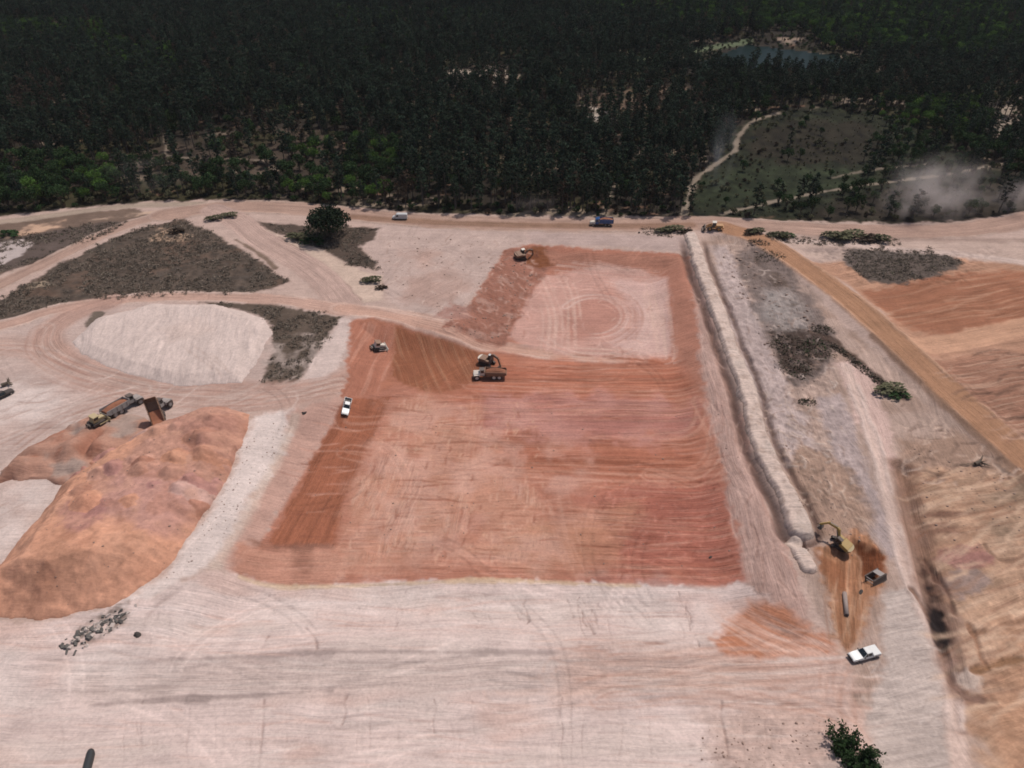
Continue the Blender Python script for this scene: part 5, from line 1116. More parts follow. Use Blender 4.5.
SHRUB = [broad(21, 2.4, 1.7, 240, 'scrub', 0.05, 0.5, 7, 0.06), broad(22, 1.8, 1.5, 200, 'oak', 0.05, 0.5, 6, 0.06), broad(23, 2.0, 1.5, 160, 'dry', 0.05, 0.5, 6, 0.06)]

def reg_at(x, y):
    j = np.clip(np.round(np.interp(y, ROWY, np.arange(NROW))).astype(int), 0, NROW-1)
    i = np.clip(np.round((np.clip(x/np.interp(y, ROWY, ROWW), -1, 1)+1)/2*(NCOL-1)).astype(int), 0, NCOL-1)
    return E.reg.reshape(NROW, NCOL)[j, i]
def inside(L, x, y, edge=0.0): return poly_sd(pts(L), x, y) + 6*fbm(x/15, y/15, 402, 2) > edge
def scatter(step, y0, y1, seed, slope=0.80, add=40):
    r = np.random.default_rng(seed); g = []
    ys = np.arange(y0, y1, step); W_ = slope*y1+add; xs = np.arange(-W_, W_, step)
    X, Y = np.meshgrid(xs, ys); X = X + r.uniform(-0.46, 0.46, X.shape)*step; Y = Y + r.uniform(-0.46, 0.46, Y.shape)*step
    x, y = X.ravel(), Y.ravel(); k = np.abs(x) < slope*y+add; return x[k], y[k], r
def plant(name, label, kind_meshes, loc, rz, sc, cat, group):
    o = link(bpy.data.objects.new(name, None)); o.location = loc; o.rotation_euler = (0, 0, rz); o.scale = (sc, sc, sc); o.empty_display_size = 0.5
    for nm, me in zip(('trunk', 'crown'), kind_meshes): link(bpy.data.objects.new(nm, me), o)
    return tag(o, label, cat, group)

x, y, r = scatter(4.7, 255, 900, 77)
rg = reg_at(x, y)
FRONT = pts([(-260,238),(-60,222),(0,216),(70,209),(130,203),(220,199),(300,203),(350,208),(430,213),(520,216),(600,217),(690,218),(760,220),(850,222),(940,222),(1000,217),(1060,206),(1300,195)])
edge_y = np.interp(x, FRONT[:, 0], FRONT[:, 1])
keep = (rg != POND) & (rg != PATHR) & (rg != 0) & (rg != ROADS) & (y > edge_y+2.5)
dens = np.full(x.shape, 0.88)
dens[inside([(225,126),(300,120),(345,136),(345,184),(280,190),(230,182),(170,188),(120,184),(90,170),(160,140)], x, y)] = 0.30
for L, dv in (([(440,62),(520,60),(530,82),(500,92),(445,90)], 0.35), ([(580,98),(625,96),(632,126),(600,130),(580,122)], 0.22), ([(570,88),(690,80),(720,100),(690,112),(600,116)], 0.4), ([(985,95),(1022,90),(1022,142),(985,142)], 0.25), ([(764,32),(812,30),(812,47),(766,47)], 0.1)):
    dens[inside(L, x, y)] = dv
mead = rg == MEADOW
dens[mead] = 0.35
dens[mead & inside([(684,216),(700,178),(716,160),(738,128),(800,110),(890,122),(880,160),(850,184),(800,200),(730,216)], x, y)] = 0.07
dens[mead & inside([(880,130),(900,110),(990,160),(960,180),(880,172)], x, y)] = 0.6
dens[inside([(690,66),(745,40),(800,44),(860,60),(850,76),(700,74)], x, y, -2)] = 0.0
dens[inside([(700,62),(745,40),(800,44),(850,58),(800,56),(745,50)], x, y, -2)] = 0.0
dens[inside([(630,66),(690,58),(748,48),(748,40),(690,47),(640,56)], x, y, 0)] = 0.05
keep &= r.uniform(0, 1, x.shape) < dens
x, y, rg, mead = x[keep], y[keep], rg[keep], mead[keep]
pn = vn(x/60, y/60, 405)*0.5 + vn(x/22, y/22, 406)*0.5
q = r.uniform(0, 1, x.shape)
kind = np.where(q < 0.32, 0, np.where(q < 0.58, 1, np.where(q < 0.78, 2, np.where(q < 0.93, 3, 4))))
fr = (q < 0.10) & (pn > 0.0); kind[fr] = 5
kind[mead] = np.where(q[mead] < 0.5, 6, np.where(q[mead] < 0.8, 5, 3))
def put(L, ks, pr):
    m = inside(L, x, y) & (r.uniform(0, 1, x.shape) < pr); kind[m] = np.array(ks)[r.integers(0, len(ks), m.sum())]
put([(-200,228),(-60,170),(0,165),(60,160),(125,168),(135,200),(60,214)], [5, 6, 5, 7, 6], 0.92)
put([(262,158),(300,150),(345,140),(400,146),(410,190),(360,206),(280,206)], [5, 6, 6, 8], 0.8)
put([(150,168),(262,166),(275,205),(150,205)], [6, 5, 3], 0.8)
put([(-40,28),(110,26),(112,46),(-40,52)], [7, 8, 5], 0.75); put([(92,44),(182,50),(176,78),(100,72)], [7, 8, 5, 5], 0.7)
put([(560,0),(1100,-10),(1100,66),(900,62),(820,50),(800,36),(690,34),(620,22)], [5, 6, 5, 7], 0.85)
put([(330,14),(500,18),(500,30),(340,32)], [5, 7, 8], 0.5); put([(860,104),(985,104),(985,134),(870,134)], [7, 5, 8], 0.6)
put([(700,74),(860,78),(880,100),(760,104),(690,96)], [5, 6, 0, 1], 0.7); put([(20,92),(70,88),(75,128),(20,128)], [4, 4, 1], 0.7)
put([(560,90),(690,84),(720,130),(560,150)], [4, 0, 1, 2], 0.6); put([(900,130),(1060,110),(1060,200),(960,190)], [5, 6, 6, 1], 0.6)
sc = r.uniform(0.72, 1.12, x.shape)*(0.92+0.12*pn); rz = r.uniform(0, 6.28, x.shape)
sc = np.where(kind >= 5, sc*np.where(mead, 0.5+0.3*r.uniform(0, 1, x.shape), 0.95), sc)
z = ground_z(x, y) - 0.15
dist = np.hypot(x, y)
uu = 512 + FOC*x/(y*CP + (CAM_H-z)*SP)                     # which trees lie in front of the camera
vis = (uu > -15) & (uu < 1040)
single = np.zeros(x.shape, bool)
for sel, nmax in ((kind < 5, 300), (kind >= 5, 150)):
    c = np.nonzero(sel & vis)[0]; single[c[np.argsort(dist[c]-4*sc[c])[:nmax]]] = True
def zone(u):
    for lim, s_ in ((70, 'at the far left edge'), (150, 'left of the thin forest path'), (220, 'beside the thin forest path'), (285, 'right of the thin forest path'), (365, 'behind the lone oak'), (425, 'behind the white van'), (500, 'just right of the white van'), (570, 'left of the blue truck'),
                (635, 'behind the blue truck'), (695, 'between blue truck and meadow'), (780, 'in the left meadow'), (880, 'in the right meadow'), (975, 'behind the large dust cloud')):
        if u < lim: return s_
    return 'at the far right edge'
NICE = {0: 'tall dark pine', 1: 'tall dark pine', 2: 'tall dark pine', 3: 'tall dark pine', 4: 'rust-brown pine', 5: 'dark green broadleaf tree', 6: 'dark green broadleaf tree', 7: 'fresh green broadleaf tree', 8: 'fresh green broadleaf tree'}
for i in np.nonzero(single)[0]:
    k = int(kind[i]); row = 'at the front of the forest' if y[i]-np.interp(x[i], FRONT[:, 0], FRONT[:, 1]) < 9 else 'behind the forest front'; lab = '%s %s %s' % (NICE[k], row, zone(uu[i]))
    plant(KNAME[k], lab, KINDS[k], (x[i], y[i], z[i]), rz[i], sc[i], 'tree', '%ss %s %s' % (NICE[k], row, zone(uu[i])))

def instancer(name, label, cat, P, kinds, scl, rot, sources):
    """the countless rest: points carrying a kind, a size and a turn, each planted by geometry nodes"""
    me = bpy.data.meshes.new(name); me.vertices.add(len(P)); me.vertices.foreach_set('co', np.asarray(P, np.float32).ravel())
    for nm, ty, ar in (('kind', 'INT', kinds.astype(np.int32)), ('size', 'FLOAT', scl.astype(np.float32)), ('turn', 'FLOAT', rot.astype(np.float32))):
        me.attributes.new(nm, ty, 'POINT').data.foreach_set('value', ar)
    o = link(bpy.data.objects.new(name, me)); tag(o, label, cat, kind='stuff')
    g = bpy.data.node_groups.new(name, 'GeometryNodeTree')
    g.interface.new_socket('Geometry', in_out='INPUT', socket_type='NodeSocketGeometry'); g.interface.new_socket('Geometry', in_out='OUTPUT', socket_type='NodeSocketGeometry')
    N, L = g.nodes, g.links; gi = N.new('NodeGroupInput'); go = N.new('NodeGroupOutput'); jn = N.new('GeometryNodeJoinGeometry')
    def attr(n_, ty):
        a = N.new('GeometryNodeInputNamedAttribute'); a.data_type = ty; a.inputs['Name'].default_value = n_; return a.outputs['Attribute']
    ka, sa, ta = attr('kind', 'INT'), attr('size', 'FLOAT'), attr('turn', 'FLOAT')
    cx = N.new('ShaderNodeCombineXYZ'); L.new(ta, cx.inputs['Z'])
    for k, src in sources.items():
        cp = N.new('FunctionNodeCompare'); cp.data_type = 'INT'; cp.operation = 'EQUAL'
        ii = [s_ for s_ in cp.inputs if s_.type == 'INT']; L.new(ka, ii[0]); ii[1].default_value = k
        for ob in src:
            oi = N.new('GeometryNodeObjectInfo'); oi.transform_space = 'ORIGINAL'; oi.inputs['Object'].default_value = ob; oi.inputs['As Instance'].default_value = False
            ip = N.new('GeometryNodeInstanceOnPoints'); L.new(gi.outputs[0], ip.inputs['Points']); L.new(cp.outputs[0], ip.inputs['Selection']); L.new(oi.outputs['Geometry'], ip.inputs['Instance'])
            L.new(cx.outputs[0], ip.inputs['Rotation']); L.new(sa, ip.inputs['Scale']); L.new(ip.outputs[0], jn.inputs[0])
    L.new(jn.outputs[0], go.inputs[0])
    md = o.modifiers.new('planting', 'NODES'); md.node_group = g; return o
# one standing tree of each kind is the source of the rest
src = {}
for ob in list(COL.objects):
    if ob.parent is not None and ob.name.split('.')[0] in ('trunk', 'crown'):
        for k, (tm, cm) in enumerate(KINDS):
            if ob.data in (tm, cm):
                src.setdefault(k, {}); src[k].setdefault(ob.name.split('.')[0], ob)
src = {k: list(v.values()) for k, v in src.items()}
for k in range(9):
    if k not in src: kind[kind == k] = 5 if k > 4 else 0
m = ~single & (kind < 5); instancer('pine_forest', 'dark pine forest stretching away behind the front rows', 'forest', np.c_[x, y, z][m], kind[m], sc[m], rz[m], {k: v for k, v in src.items() if k < 5})
m = ~single & (kind >= 5); instancer('broadleaf_forest', 'patches of green broadleaf woodland far back towards the top', 'forest', np.c_[x, y, z][m], kind[m], sc[m], rz[m], {k: v for k, v in src.items() if k >= 5})
NTREES = len(x)

# shrubs one can pick out on the site
def shrub(label, u, v, k, s, grp=None, name='shrub', cat='shrub'):
    X, Y, Z = spot(u, v); o = plant(name, label, SHRUB[k], (X, Y, Z-0.1), random.uniform(0, 6), s, cat, grp); o.scale = (s*1.9, s*1.3, s*0.6); o.rotation_euler = (0, 0, random.uniform(-0.3, 0.3)); return o
first_shrub = None
for u, v, k, s, lab in ((664,232,0,1.2,'low green shrub on the road verge left of the orange loader'),(674,231,0,1.5,'bushy green shrub on the road verge left of the orange loader'),(684,232,2,1.2,'brown scrubby bush beside the top of the berm'),
        (748,233,2,1.5,'dry brown bush on the verge just right of the orange loader'),(756,233,0,1.3,'green bush between the haul road and the forest-edge road'),(778,238,0,1.6,'rounded olive bush where the haul road leaves the forest-edge road'),(786,237,1,1.4,'dark green bush right of the rounded olive bush'),
        (836,239,0,1.9,'left end bush of the green thicket below the dust cloud road'),(850,239,0,2.2,'middle bush of the green thicket below the dust cloud road'),(864,240,2,2.1,'fourth bush of the green thicket below the dust cloud road'),(878,241,0,1.7,'right end bush of the green thicket below the dust cloud road'),
        (300,240,0,1.8,'bright green shrub on the left foot of the lone oak'),(312,244,1,2.0,'dark shrub below the lone oak'),(8,236,1,1.8,'dark shrub on the bank at the far left edge'),
        (889,392,0,1.6,'dark green bush at the lower end of the brush windrow'),(898,397,1,1.3,'olive bush at the tip of the brush windrow'),(372,282,0,1.3,'small shrub at the foot of the dark scrub beside the sandy strip'),(380,288,2,1.0,'tiny dry shrub beside the track junction'),
        (215,220,0,1.3,'low scrub on the island in the road fork'),(230,217,0,1.3,'right-hand low scrub on the island in the road fork'),(176,232,2,1.4,'dry bush at the tip of the dark triangle of scrub')):
    shrub(lab, u, v, k, s)
# the lone oak
big = broad(31, 12.0, 9.5, 5200, 'oakdark', 0.03, 0.85, 22, 0.45)
X, Y, Z = spot(331, 238); plant('oak_tree', 'lone big dark round-crowned oak in front of the forest road', big, (X, Y, Z), 0.4, 1.0, 'tree', None)
# dark bush at the lower right edge
def spiky(seed, n):
    rr = np.random.default_rng(seed); P = []; limbs = []
    for k in range(30):
        a = rr.uniform(0, 6.28); q = rr.uniform(0, 1)**0.5; bx, by = 2.3*q*math.cos(a), 3.6*q*math.sin(a); hh = rr.uniform(1.2, 3.2)*(1.15-0.5*q)
        tip = np.array((bx*1.15, by*1.15, hh)); limbs.append(((bx*0.5, by*0.5, 0), tuple(tip), 0.05)); s = rr.uniform(0.1, 1, n//30)
        P.append(np.array((bx*0.5, by*0.5, 0))+(tip-np.array((bx*0.5, by*0.5, 0)))*s[:, None]+rr.normal(0, 0.32, (n//30, 3))*np.array((1, 1, 0.5)))
    V, F = leaves(np.vstack(P), 0.42, rr); V[:, 2] = np.maximum(V[:, 2], 0.02); me = mesh_np('crown', V, F, smooth=False); me.materials.append(M['oak']); return trunk_mesh('trunk', 1.5, 0.12, limbs, rr, mat='bark'), me
X, Y, Z = spot(853, 754); plant('bush', 'dark spiky bush alone on pale ground at the bottom edge', spiky(41, 2700), (X, Y, Z-0.1), 0.5, 1.22, 'bush', None)
# undergrowth between the trees and in the meadow
ux, uy, ur = scatter(4.2, 255, 600, 91); rgu = reg_at(ux, uy)
ey = np.interp(ux, FRONT[:, 0], FRONT[:, 1])
k = ((rgu == FORESTF) | (rgu == MEADOW)) & (uy > ey+1.0) & (ur.uniform(0, 1, ux.shape) < np.where(rgu == MEADOW, 0.85, np.where(uy < ey+14, 0.95, 0.45)))
ux, uy = ux[k], uy[k]; uk = np.where(ur.uniform(0, 1, ux.shape) < 0.4, 0, np.where(ur.uniform(0, 1, ux.shape) < 0.7, 1, 2)); um = reg_at(ux, uy) == MEADOW; uk = np.where(um & (uk == 1), 0, uk)
ss = {}
for ob in list(COL.objects):
    for q_, (tm, cm) in enumerate(SHRUB):
        if ob.type == 'MESH' and ob.data in (tm, cm): ss.setdefault(q_, {}).setdefault(ob.name.split('.')[0], ob)
instancer('undergrowth', 'low dark undergrowth between the trees and tufts in the meadow', 'undergrowth', np.c_[ux, uy, ground_z(ux, uy)-0.1], uk, ur.uniform(0.5, 1.3, ux.shape)*np.where(um, 0.25+0.9*np.clip(fbm(ux/11, uy/11, 409, 3)+0.15, 0, 1), 1.0), ur.uniform(0, 6.28, ux.shape), {q_: list(v.values()) for q_, v in ss.items()})

# tufts of dry scrub over the dark islands between the tracks
def tuft_mesh(seed, n):
    rr = np.random.default_rng(seed); P = np.c_[rr.normal(0, 0.45, n), rr.normal(0, 0.45, n), rr.uniform(0.02, 0.30, n)]
    V, F = leaves(P, 0.34, rr); V[:, 2] = np.maximum(V[:, 2], 0.0); me = mesh_np('tuft', V, F, smooth=False); me.materials.append(M['tuft']); return me
tx, ty, tr_ = scatter(1.45, 100, 272, 95, 0.9, 30); keep = np.zeros(tx.shape, bool)
for L in ([(-60,345),(-60,328),(0,299),(33,280),(60,264),(88,251),(117,236),(146,227),(184,219),(214,234),(258,260),(288,281),(268,290),(200,295),(130,298),(56,307),(0,324)], [(200,302),(272,304),(342,316),(322,346),(300,381),(262,384),(272,350),(270,320),(240,310)], [(244,221),(300,225),(380,228),(374,240),(358,246),(376,262),(378,270),(352,266),(322,250),(282,236)],
          [(-60,262),(0,240),(66,229),(100,222),(130,222),(108,234),(60,252),(0,274)], [(840,252),(880,247),(930,250),(970,262),(944,272),(905,283),(868,282),(850,268)], [(640,238),(690,236),(690,228),(640,229)], [(770,242),(900,246),(900,238),(770,234)]):
    keep |= (poly_sd(pts(L), tx, ty) + 3.0*fbm(tx/4, ty/4, 96, 3) > 0.3) & (fbm(tx/7, ty/7, 97, 3) > -0.25)
keep &= surf(tx, ty) - ground_z(tx, ty) < 0.05
tx, ty = tx[keep], ty[keep]
tob = []
for q_ in range(3):
    X, Y, Z = spot(150+12*q_, 262); o = link(bpy.data.objects.new('tuft', tuft_mesh(71+q_, 40))); o.location = (X, Y, Z-0.03); tob.append(o)
ds = instancer('dry_scrub', 'dark dry scrub covering the islands between the tracks', 'scrub', np.c_[tx, ty, ground_z(tx, ty)-0.04], tr_.integers(0, 3, tx.size), tr_.uniform(0.5, 1.5, tx.size), tr_.uniform(0, 6.28, tx.size), {k: [o] for k, o in enumerate(tob)})
for o in tob: o.parent = ds
# ------------------------------------------------------------------ smaller things
def rock_mesh(name, rad, seed, mat, flat=0.7):
    bm = bmesh.new(); bmesh.ops.create_icosphere(bm, subdivisions=2, radius=1.0); rr = np.random.default_rng(seed); o = rr.uniform(-9, 9, 3)
    for v_ in bm.verts:
        c = v_.co; k = 1+0.35*float(vn(np.array([c.x*1.3+o[0]]), np.array([c.y*1.3+c.z*1.7+o[1]]), seed)[0]); v_.co = Vector((c.x*rad[0]*k, c.y*rad[1]*k, max(c.z*rad[2]*k, -0.35*rad[2])))
    me = bpy.data.meshes.new(name); bm.to_mesh(me); bm.free(); me.materials.append(M[mat]); return me
def put_mesh(name, me, u, v, label, cat, rz=0.0, sink=0.1):
    X, Y, Z = spot(u, v); o = link(bpy.data.objects.new(name, me)); o.location = (X, Y, Z-sink); o.rotation_euler = (0, 0, rz); return tag(o, label, cat)
M['darkrock'] = plain('dark_stone', (0.05,0.04,0.035), 0.9, vary=0.3)
put_mesh('boulder', rock_mesh('boulder', (0.75,0.6,0.55), 3, 'darkrock'), 137, 635, 'dark round boulder alone on white ground below the stockpile', 'boulder')
put_mesh('boulder', rock_mesh('boulder', (0.55,0.3,0.35), 5, 'darkrock'), 711, 557, 'small dark boulder on the red pit floor near its lower right corner', 'boulder', 0.5)
put_mesh('boulder', rock_mesh('boulder', (0.7,0.55,0.5), 6, 'darkrock'), 304, 413, 'small dark boulder at the head of the white strip above the pit', 'boulder', 0.5)
put_mesh('boulder', rock_mesh('boulder', (0.7,0.35,0.35), 7, 'darkrock'), 861, 592, 'small dark boulder in the brown dig below the trench box', 'boulder', 0.9)
put_mesh('boulder', rock_mesh('boulder', (0.5,0.4,0.9), 8, 'darkrock'), 639, 233, 'dark stump-like boulder beside the forest road right of the blue truck', 'boulder', 0.9)
# broken dark rubble at the foot of the stockpile
X, Y, Z = spot(97, 629)
e = link(bpy.data.objects.new('rubble_heap', None)); e.location = (X, Y, Z); tag(e, 'heap of broken dark slabs at the foot of the orange stockpile', 'rubble')
M['slab'] = plain('weathered_slab', (0.11,0.098,0.088), 0.9, vary=0.4, scale=1.0); M['paleslab'] = plain('pale_slab', tuple(lin((196,180,168))), 0.95, vary=0.15)
rr = np.random.default_rng(8)
for k in range(110):
    a = rr.uniform(-3.9, 3.9); bx = a*0.95+rr.normal(0, 0.9); by = a*0.9+rr.normal(0, 1.1)
    b = MB(); lx, ly, lz = rr.uniform(0.12, 0.6), rr.uniform(0.12, 0.45), rr.uniform(0.06, 0.25); b.box(-lx, lx, -ly, ly, -lz, lz, tx=rr.uniform(0, 0.2), ty=rr.uniform(0, 0.2))
    gz = float(surf(X+bx, Y+by)[0])-Z
    b.build('slab', 'slab' if rr.uniform() < 0.6 else 'paleslab', e, loc=(bx, by, gz+lz*0.8), rot=(rr.normal(0, 0.35), rr.normal(0, 0.35), rr.uniform(0, 6)))
# pipes
def pipe(name, label, u, v, u2, v2, L, r0, mat, ribs=0, oblique=0.0):
    t = root(name, label, 'pipe', u, v, front=(u2, v2), size=(L*0.8, r0), sink=0.05); n = 20; V = []; F = []
    k = 40 if ribs else 1; xs = np.linspace(-L/2, L/2, k+1)
    for j, xx in enumerate(xs):
        ro = r0*(1.0 if not ribs or j % 2 else 0.93)
        for q in range(n):
            a = 2*math.pi*q/n; V.append((xx+(oblique*math.cos(a) if j == k else 0), ro*math.sin(a), r0+ro*math.cos(a)))
    m_ = len(V)
    for j, xx in enumerate((xs[0], xs[-1])):
        for q in range(n):
            a = 2*math.pi*q/n; V.append((xx+(oblique*math.cos(a) if j == 1 else 0), r0*0.84*math.sin(a), r0+r0*0.84*math.cos(a)))
    for j in range(k): F += [(j*n+q, j*n+(q+1) % n, (j+1)*n+(q+1) % n, (j+1)*n+q) for q in range(n)]
    F += [(m_+q, m_+(q+1) % n, q, (q+1) % n)[::1] if False else ((q+1) % n, q, m_+q, m_+(q+1) % n) for q in range(n)]
    F += [(k*n+q, k*n+(q+1) % n, m_+n+(q+1) % n, m_+n+q) for q in range(n)] + [(m_+q, m_+n+q, m_+n+(q+1) % n, m_+(q+1) % n) for q in range(n)]
    MB().add(V, F).build('pipe_wall', mat, t, smooth=True)
pipe('concrete_pipe', 'long grey pipe lying in the brown dig above the white pickup', 845, 605, 844, 595, 5.2, 0.42, 'pipe')
pipe('drain_pipe', 'black ribbed drain pipe on the slope at the bottom left edge', 87, 774, 92, 757, 6.5, 0.66, 'blackpipe', ribs=1, oblique=0.5)
# steel trench box
t = root('trench_box', 'dark steel trench box beside the brown dig', 'trench box', 876, 580, front=(884, 576), size=(3, 2))
for s in (-1, 1):
    b = MB(); b.box(-1.7,1.7,s*1.0-0.09,s*1.0+0.09,0,1.5); b.box(-1.75,1.75,s*1.0-0.14,s*1.0+0.14,1.38,1.5); b.box(-1.75,1.75,s*1.0-0.14,s*1.0+0.14,0,0.14); b.build('side_plate', 'dark', t)
for x0 in (-1.45, 1.45):
    for z0 in (0.4, 1.15):
        b = MB(); b.cyl((x0,-0.95,z0),(x0,0.95,z0),0.09); b.build('spreader', 'grey', t)
b = MB(); b.box(0.2,1.4,-0.9,0.9,1.5,1.58); b.build('cover_plate', 'grey', t)
# brush piles and the long windrow: each a heap of cut branches
def brush(label, u, v, a, b_, h, n, seed, rz=0.0, mat2='dry', twigs=60, green=0.2):
    rr = np.random.default_rng(seed); X, Y, Z = spot(u, v); e = link(bpy.data.objects.new('brush_pile', None)); e.location = (X, Y, Z-0.05); e.rotation_euler = (0, 0, rz); tag(e, label, 'brush pile')
    def up(P):
        c, s = math.cos(rz), math.sin(rz); g = surf(X+P[:, 0]*c-P[:, 1]*s, Y+P[:, 0]*s+P[:, 1]*c)-Z; P = P.copy(); P[:, 2] += g; return P
    q = rr.uniform(0, 1, n)**0.5; an = rr.uniform(0, 6.28, n); wv = 1+0.35*vn(np.cos(an)*2+seed, np.sin(an)*2, seed)
    P = np.c_[a*q*np.cos(an)*wv, b_*q*np.sin(an)*wv, h*(1-q**2)*rr.uniform(0.15, 1.0, n)*(0.7+0.5*vn(an*2, q*3, seed+1))]
    g = rr.uniform(0, 1, n) < green
    for nm, sel, mt in (('dry_leaves', ~g, 'dry'), ('green_leaves', g, 'oak')):
        if sel.sum() > 3:
            V, F = leaves(up(P[sel]), 0.55, rr, 0.3); me = mesh_np(nm, V, F, smooth=False); me.materials.append(M[mt]); link(bpy.data.objects.new(nm, me), e)['kind'] = 'stuff'
    parts = []
    for k in range(twigs):
        p = up(np.array([[a*rr.uniform(-0.9, 0.9), b_*rr.uniform(-0.8, 0.8), h*rr.uniform(0.05, 0.6)]]))[0]; d = rr.normal(size=3)*np.array((1, 1, 0.25)); d /= np.linalg.norm(d); L_ = rr.uniform(0.5, 2.0)
        parts.append(limb(p-d*L_/2, p+d*L_/2, rr.uniform(0.04, 0.12), 0.03, 4))
    V, F = join_np(parts); me = mesh_np('branches', V, F); me.materials.append(M['bark']); link(bpy.data.objects.new('branches', me), e)['kind'] = 'stuff'
hd = px_ang((835,345),(895,390))
brush('dark heap of cut brush on the left of the burnt patch', 786, 346, 5.5, 6, 1.3, 420, 51)
brush('greenish heap of cut brush between burnt patch and haul road', 815, 348, 5.5, 5.5, 1.4, 420, 52, green=0.5)
brush('lower brown heap of cut brush below the burnt patch', 796, 368, 5, 5, 1.1, 340, 53)
brush('upper piece of the brush windrow running beside the haul road', 842, 352, 5.5, 1.5, 1.0, 240, 54, hd)
brush('brown middle piece of the brush windrow beside the haul road', 862, 368, 5.0, 1.6, 1.0, 240, 55, hd)
brush('short lower piece of the brush windrow just above the bushes', 878, 381, 4.0, 1.3, 0.9, 180, 56, hd)
brush('dark brush heap at the upper end of the burnt patch', 822, 330, 3.5, 3.0, 0.9, 180, 57)
brush('brown brush tangle along the left edge of the haul road top', 757, 243, 4.5, 3, 0.9, 160, 58)
brush('dark brush tangle in the upper burnt strip', 770, 256, 6.0, 4.5, 0.7, 200, 59)
brush('long dark brush litter over the flat black patch', 900, 268, 13, 9, 0.35, 420, 60, green=0.35, twigs=90)
brush('small brush tangle on the pale ground left of the pink strip', 806, 402, 2.8, 1.6, 0.7, 110, 61, twigs=30)
brush('brush remnant under the forks of the upper left road', 40, 236, 9, 3.0, 0.7, 220, 62, green=0.3)
# uprooted stump in the right-hand field
e = root('uprooted_stump', 'uprooted dark stump with bare roots in the right-hand field', 'tree stump', 977, 465, heading=0.2, size=(2, 2)); rr = np.random.default_rng(66)
b = MB(); b.cyl((-0.6,0,0.5),(0.9,0.2,0.9),0.5,0.38,10); b.build('trunk', 'bark', e)
for k in range(12):
    a = rr.uniform(0, 6.28); b = MB(); m_ = Vector((0.9+rr.uniform(0, 0.6), math.cos(a)*0.9, 0.9+math.sin(a)*0.6)); b.cyl((0.7,0.1,0.8), m_, 0.16, 0.09, 6); b.cyl(m_, m_+Vector((rr.uniform(0, 2.0), math.cos(a)*0.8, math.sin(a)*0.4)), 0.09, 0.03, 5); b.build('root', 'bark', e)
b = MB(); b.cyl((-0.5,0,0.5),(-3.8,1.0,0.25),0.14,0.05,6); b.build('branch', 'bark', e)
e = root('uprooted_stump', 'brown uprooted stump beside the dark pickup at the left edge', 'tree stump', 6, 386, heading=0.6, size=(2, 2))
b = MB(); b.cyl((-0.9,0,0.6),(0.7,0.1,0.8),0.55,0.4,10); b.build('trunk', 'bark', e)
for k in range(12):
    a = rr.uniform(0, 6.28); b = MB(); m_ = Vector((0.9+rr.uniform(0, 0.5), math.cos(a)*1.0, 0.9+math.sin(a)*0.7)); b.cyl((0.6,0.1,0.8), m_, 0.18, 0.1, 6); b.cyl(m_, m_+Vector((rr.uniform(-0.3, 0.9), math.cos(a)*0.7, math.sin(a)*0.4)), 0.1, 0.03, 5); b.build('root', 'bark', e)
# loose clods and stones: far too many to count
rr = np.random.default_rng(14); parts = []; ico = bmesh.new(); bmesh.ops.create_icosphere(ico, subdivisions=1, radius=1.0); IV = np.array([v_.co[:] for v_ in ico.verts]); ico.verts.index_update(); IFc = np.array([[v_.index for v_ in f_.verts] for f_ in ico.faces]); ico.free()
def clods(L, n, s0, s1):
    P = pts(L); lo, hi = P.min(0), P.max(0); c = rr.uniform(lo, hi, (n*4, 2)); c = c[poly_sd(P, c[:, 0], c[:, 1]) > 0][:n]; zz = surf(c[:, 0], c[:, 1])
    for (a, b), z_ in zip(c, zz):
        s = s0*(s1/s0)**(rr.uniform()**2.2); V = IV*(1+rr.uniform(-0.3, 0.3, (len(IV), 1)))*np.array((s*rr.uniform(0.7, 1.4), s, s*0.7))+np.array((a, b, z_+s*0.15)); parts.append((V, IFc))
clods([(232,450),(290,412),(280,450),(225,540),(150,600),(190,540)], 330, 0.05, 0.2); clods([(150,425),(250,408),(232,470),(160,575),(40,620),(60,500)], 250, 0.05, 0.22)
clods([(760,410),(830,480),(870,560),(815,540),(780,470)], 220, 0.06, 0.28); clods([(700,715),(835,715),(830,768),(700,768)], 110, 0.06, 0.26); clods([(720,250),(760,240),(840,350),(800,400),(750,320)], 350, 0.1, 0.5)
clods([(900,440),(1020,470),(1020,560),(920,540)], 200, 0.06, 0.28); clods([(505,250),(540,250),(510,345),(440,328)], 240, 0.1, 0.4); clods([(380,235),(520,240),(450,320),(380,290)], 160, 0.1, 0.35); clods([(300,400),(740,400),(745,575),(260,570)], 260, 0.06, 0.25)
V, F = join_np(parts); me = mesh_np('soil_clods', V, F, smooth=False); me.materials.append(plain('clod_soil', tuple(lin((150,124,108))), 0.95, vary=0.4, scale=0.4)); o = link(bpy.data.objects.new('soil_clods', me)); tag(o, 'loose clods and stones strewn over the bare ground', 'clods', kind='stuff')
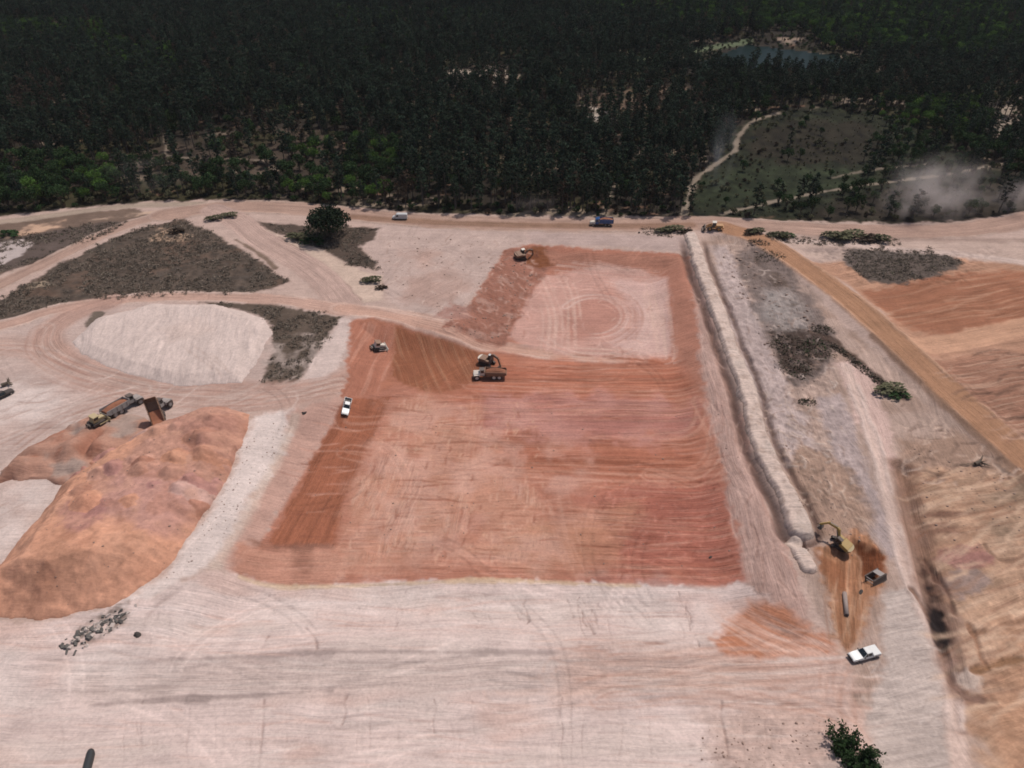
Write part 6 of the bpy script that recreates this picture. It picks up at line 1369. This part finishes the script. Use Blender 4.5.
# ------------------------------------------------------------------ dust in the air: soft clouds with real volume
def dust(name, label, cx_, cy_, cz_, rx, ry, rz_, dens, scale, col, seed):
    bm = bmesh.new(); bmesh.ops.create_icosphere(bm, subdivisions=3, radius=1.0); me = bpy.data.meshes.new(name); bm.to_mesh(me); bm.free()
    o = link(bpy.data.objects.new(name, me)); o.location = (cx_, cy_, cz_); o.scale = (rx, ry, rz_); tag(o, label, 'dust', kind='stuff')
    m = bpy.data.materials.new(name); m.use_nodes = True; N = m.node_tree.nodes; L = m.node_tree.links; N.clear()
    out = N.new('ShaderNodeOutputMaterial'); pv = N.new('ShaderNodeVolumePrincipled'); pv.inputs['Color'].default_value = (*col, 1); pv.inputs['Anisotropy'].default_value = 0.2
    tc = N.new('ShaderNodeTexCoord'); ln = N.new('ShaderNodeVectorMath'); ln.operation = 'LENGTH'; L.new(tc.outputs['Object'], ln.inputs[0])
    mr = N.new('ShaderNodeMapRange'); mr.interpolation_type = 'SMOOTHSTEP'; mr.inputs['From Min'].default_value = 0.98; mr.inputs['From Max'].default_value = 0.15; L.new(ln.outputs['Value'], mr.inputs['Value'])
    mp = N.new('ShaderNodeMapping'); mp.inputs['Location'].default_value = (seed*3.1, seed*1.7, seed); L.new(tc.outputs['Object'], mp.inputs['Vector'])
    nz = N.new('ShaderNodeTexNoise'); nz.inputs['Scale'].default_value = scale; nz.inputs['Detail'].default_value = 3; L.new(mp.outputs[0], nz.inputs['Vector'])
    m2 = N.new('ShaderNodeMapRange'); m2.inputs['From Min'].default_value = 0.42; m2.inputs['From Max'].default_value = 0.72; L.new(nz.outputs['Fac'], m2.inputs['Value'])
    mu = N.new('ShaderNodeMath'); mu.operation = 'MULTIPLY'; L.new(mr.outputs[0], mu.inputs[0]); L.new(m2.outputs[0], mu.inputs[1])
    m3 = N.new('ShaderNodeMath'); m3.operation = 'MULTIPLY'; m3.inputs[1].default_value = dens; L.new(mu.outputs[0], m3.inputs[0]); L.new(m3.outputs[0], pv.inputs['Density']); L.new(pv.outputs[0], out.inputs['Volume'])
    me.materials.append(m)
DC = (0.80, 0.70, 0.66)
X, Y, Z = spot(938, 222); dust('dust_cloud', 'pale dust cloud rising over the forest-edge road at right', X, Y+8, Z+9, 27, 14, 18, 0.13, 2.1, DC, 1)
X, Y, Z = spot(908, 222); dust('dust_cloud', 'bright wisp of dust at the left end of the road dust cloud', X, Y+3, Z+8, 7, 6, 13, 0.16, 1.3, DC, 7)
X, Y, Z = spot(1012, 214); dust('dust_cloud', 'smaller dust cloud over the road at the right picture edge', X, Y+4, Z+6, 13, 9, 10, 0.11, 1.5, DC, 2)
X, Y, Z = spot(715, 190); dust('dust_cloud', 'thin grey dust plume rising from the forest left of the meadow', X, Y, Z+16, 7, 8, 22, 0.05, 1.4, (0.7,0.7,0.72), 3)
X, Y, Z = spot(764, 318); dust('smoke_haze', 'grey smoke drifting over the burnt patch beside the berm', X, Y, Z+3, 12, 16, 5, 0.06, 1.6, (0.7,0.68,0.66), 4)
X, Y, Z = spot(150, 196); dust('dust_haze', 'faint dust hanging over the trees at the upper left road', X, Y+4, Z+7, 26, 10, 9, 0.03, 1.4, DC, 5)
X, Y, Z = spot(535, 214); dust('dust_haze', 'faint dust along the forest edge left of the blue truck', X, Y+1, Z+4, 14, 5, 6, 0.05, 1.4, DC, 6)

# ------------------------------------------------------------------ the hazy air over the whole place
b = MB(); b.box(-3050, 3050, -3050, 3050, -8, 119.5); me = bpy.data.meshes.new('haze'); me.from_pydata(b.v, [], b.f)
m = bpy.data.materials.new('haze_air'); m.use_nodes = True; N = m.node_tree.nodes; N.clear()
pv = N.new('ShaderNodeVolumePrincipled'); pv.inputs['Color'].default_value = (0.90, 0.93, 1.0, 1); pv.inputs['Density'].default_value = 0.000025; pv.inputs['Anisotropy'].default_value = 0.0
om = N.new('ShaderNodeOutputMaterial'); m.node_tree.links.new(pv.outputs[0], om.inputs['Volume']); me.materials.append(m)
o = link(bpy.data.objects.new('haze', me)); tag(o, 'thin hazy air over the whole site', 'haze', kind='stuff')
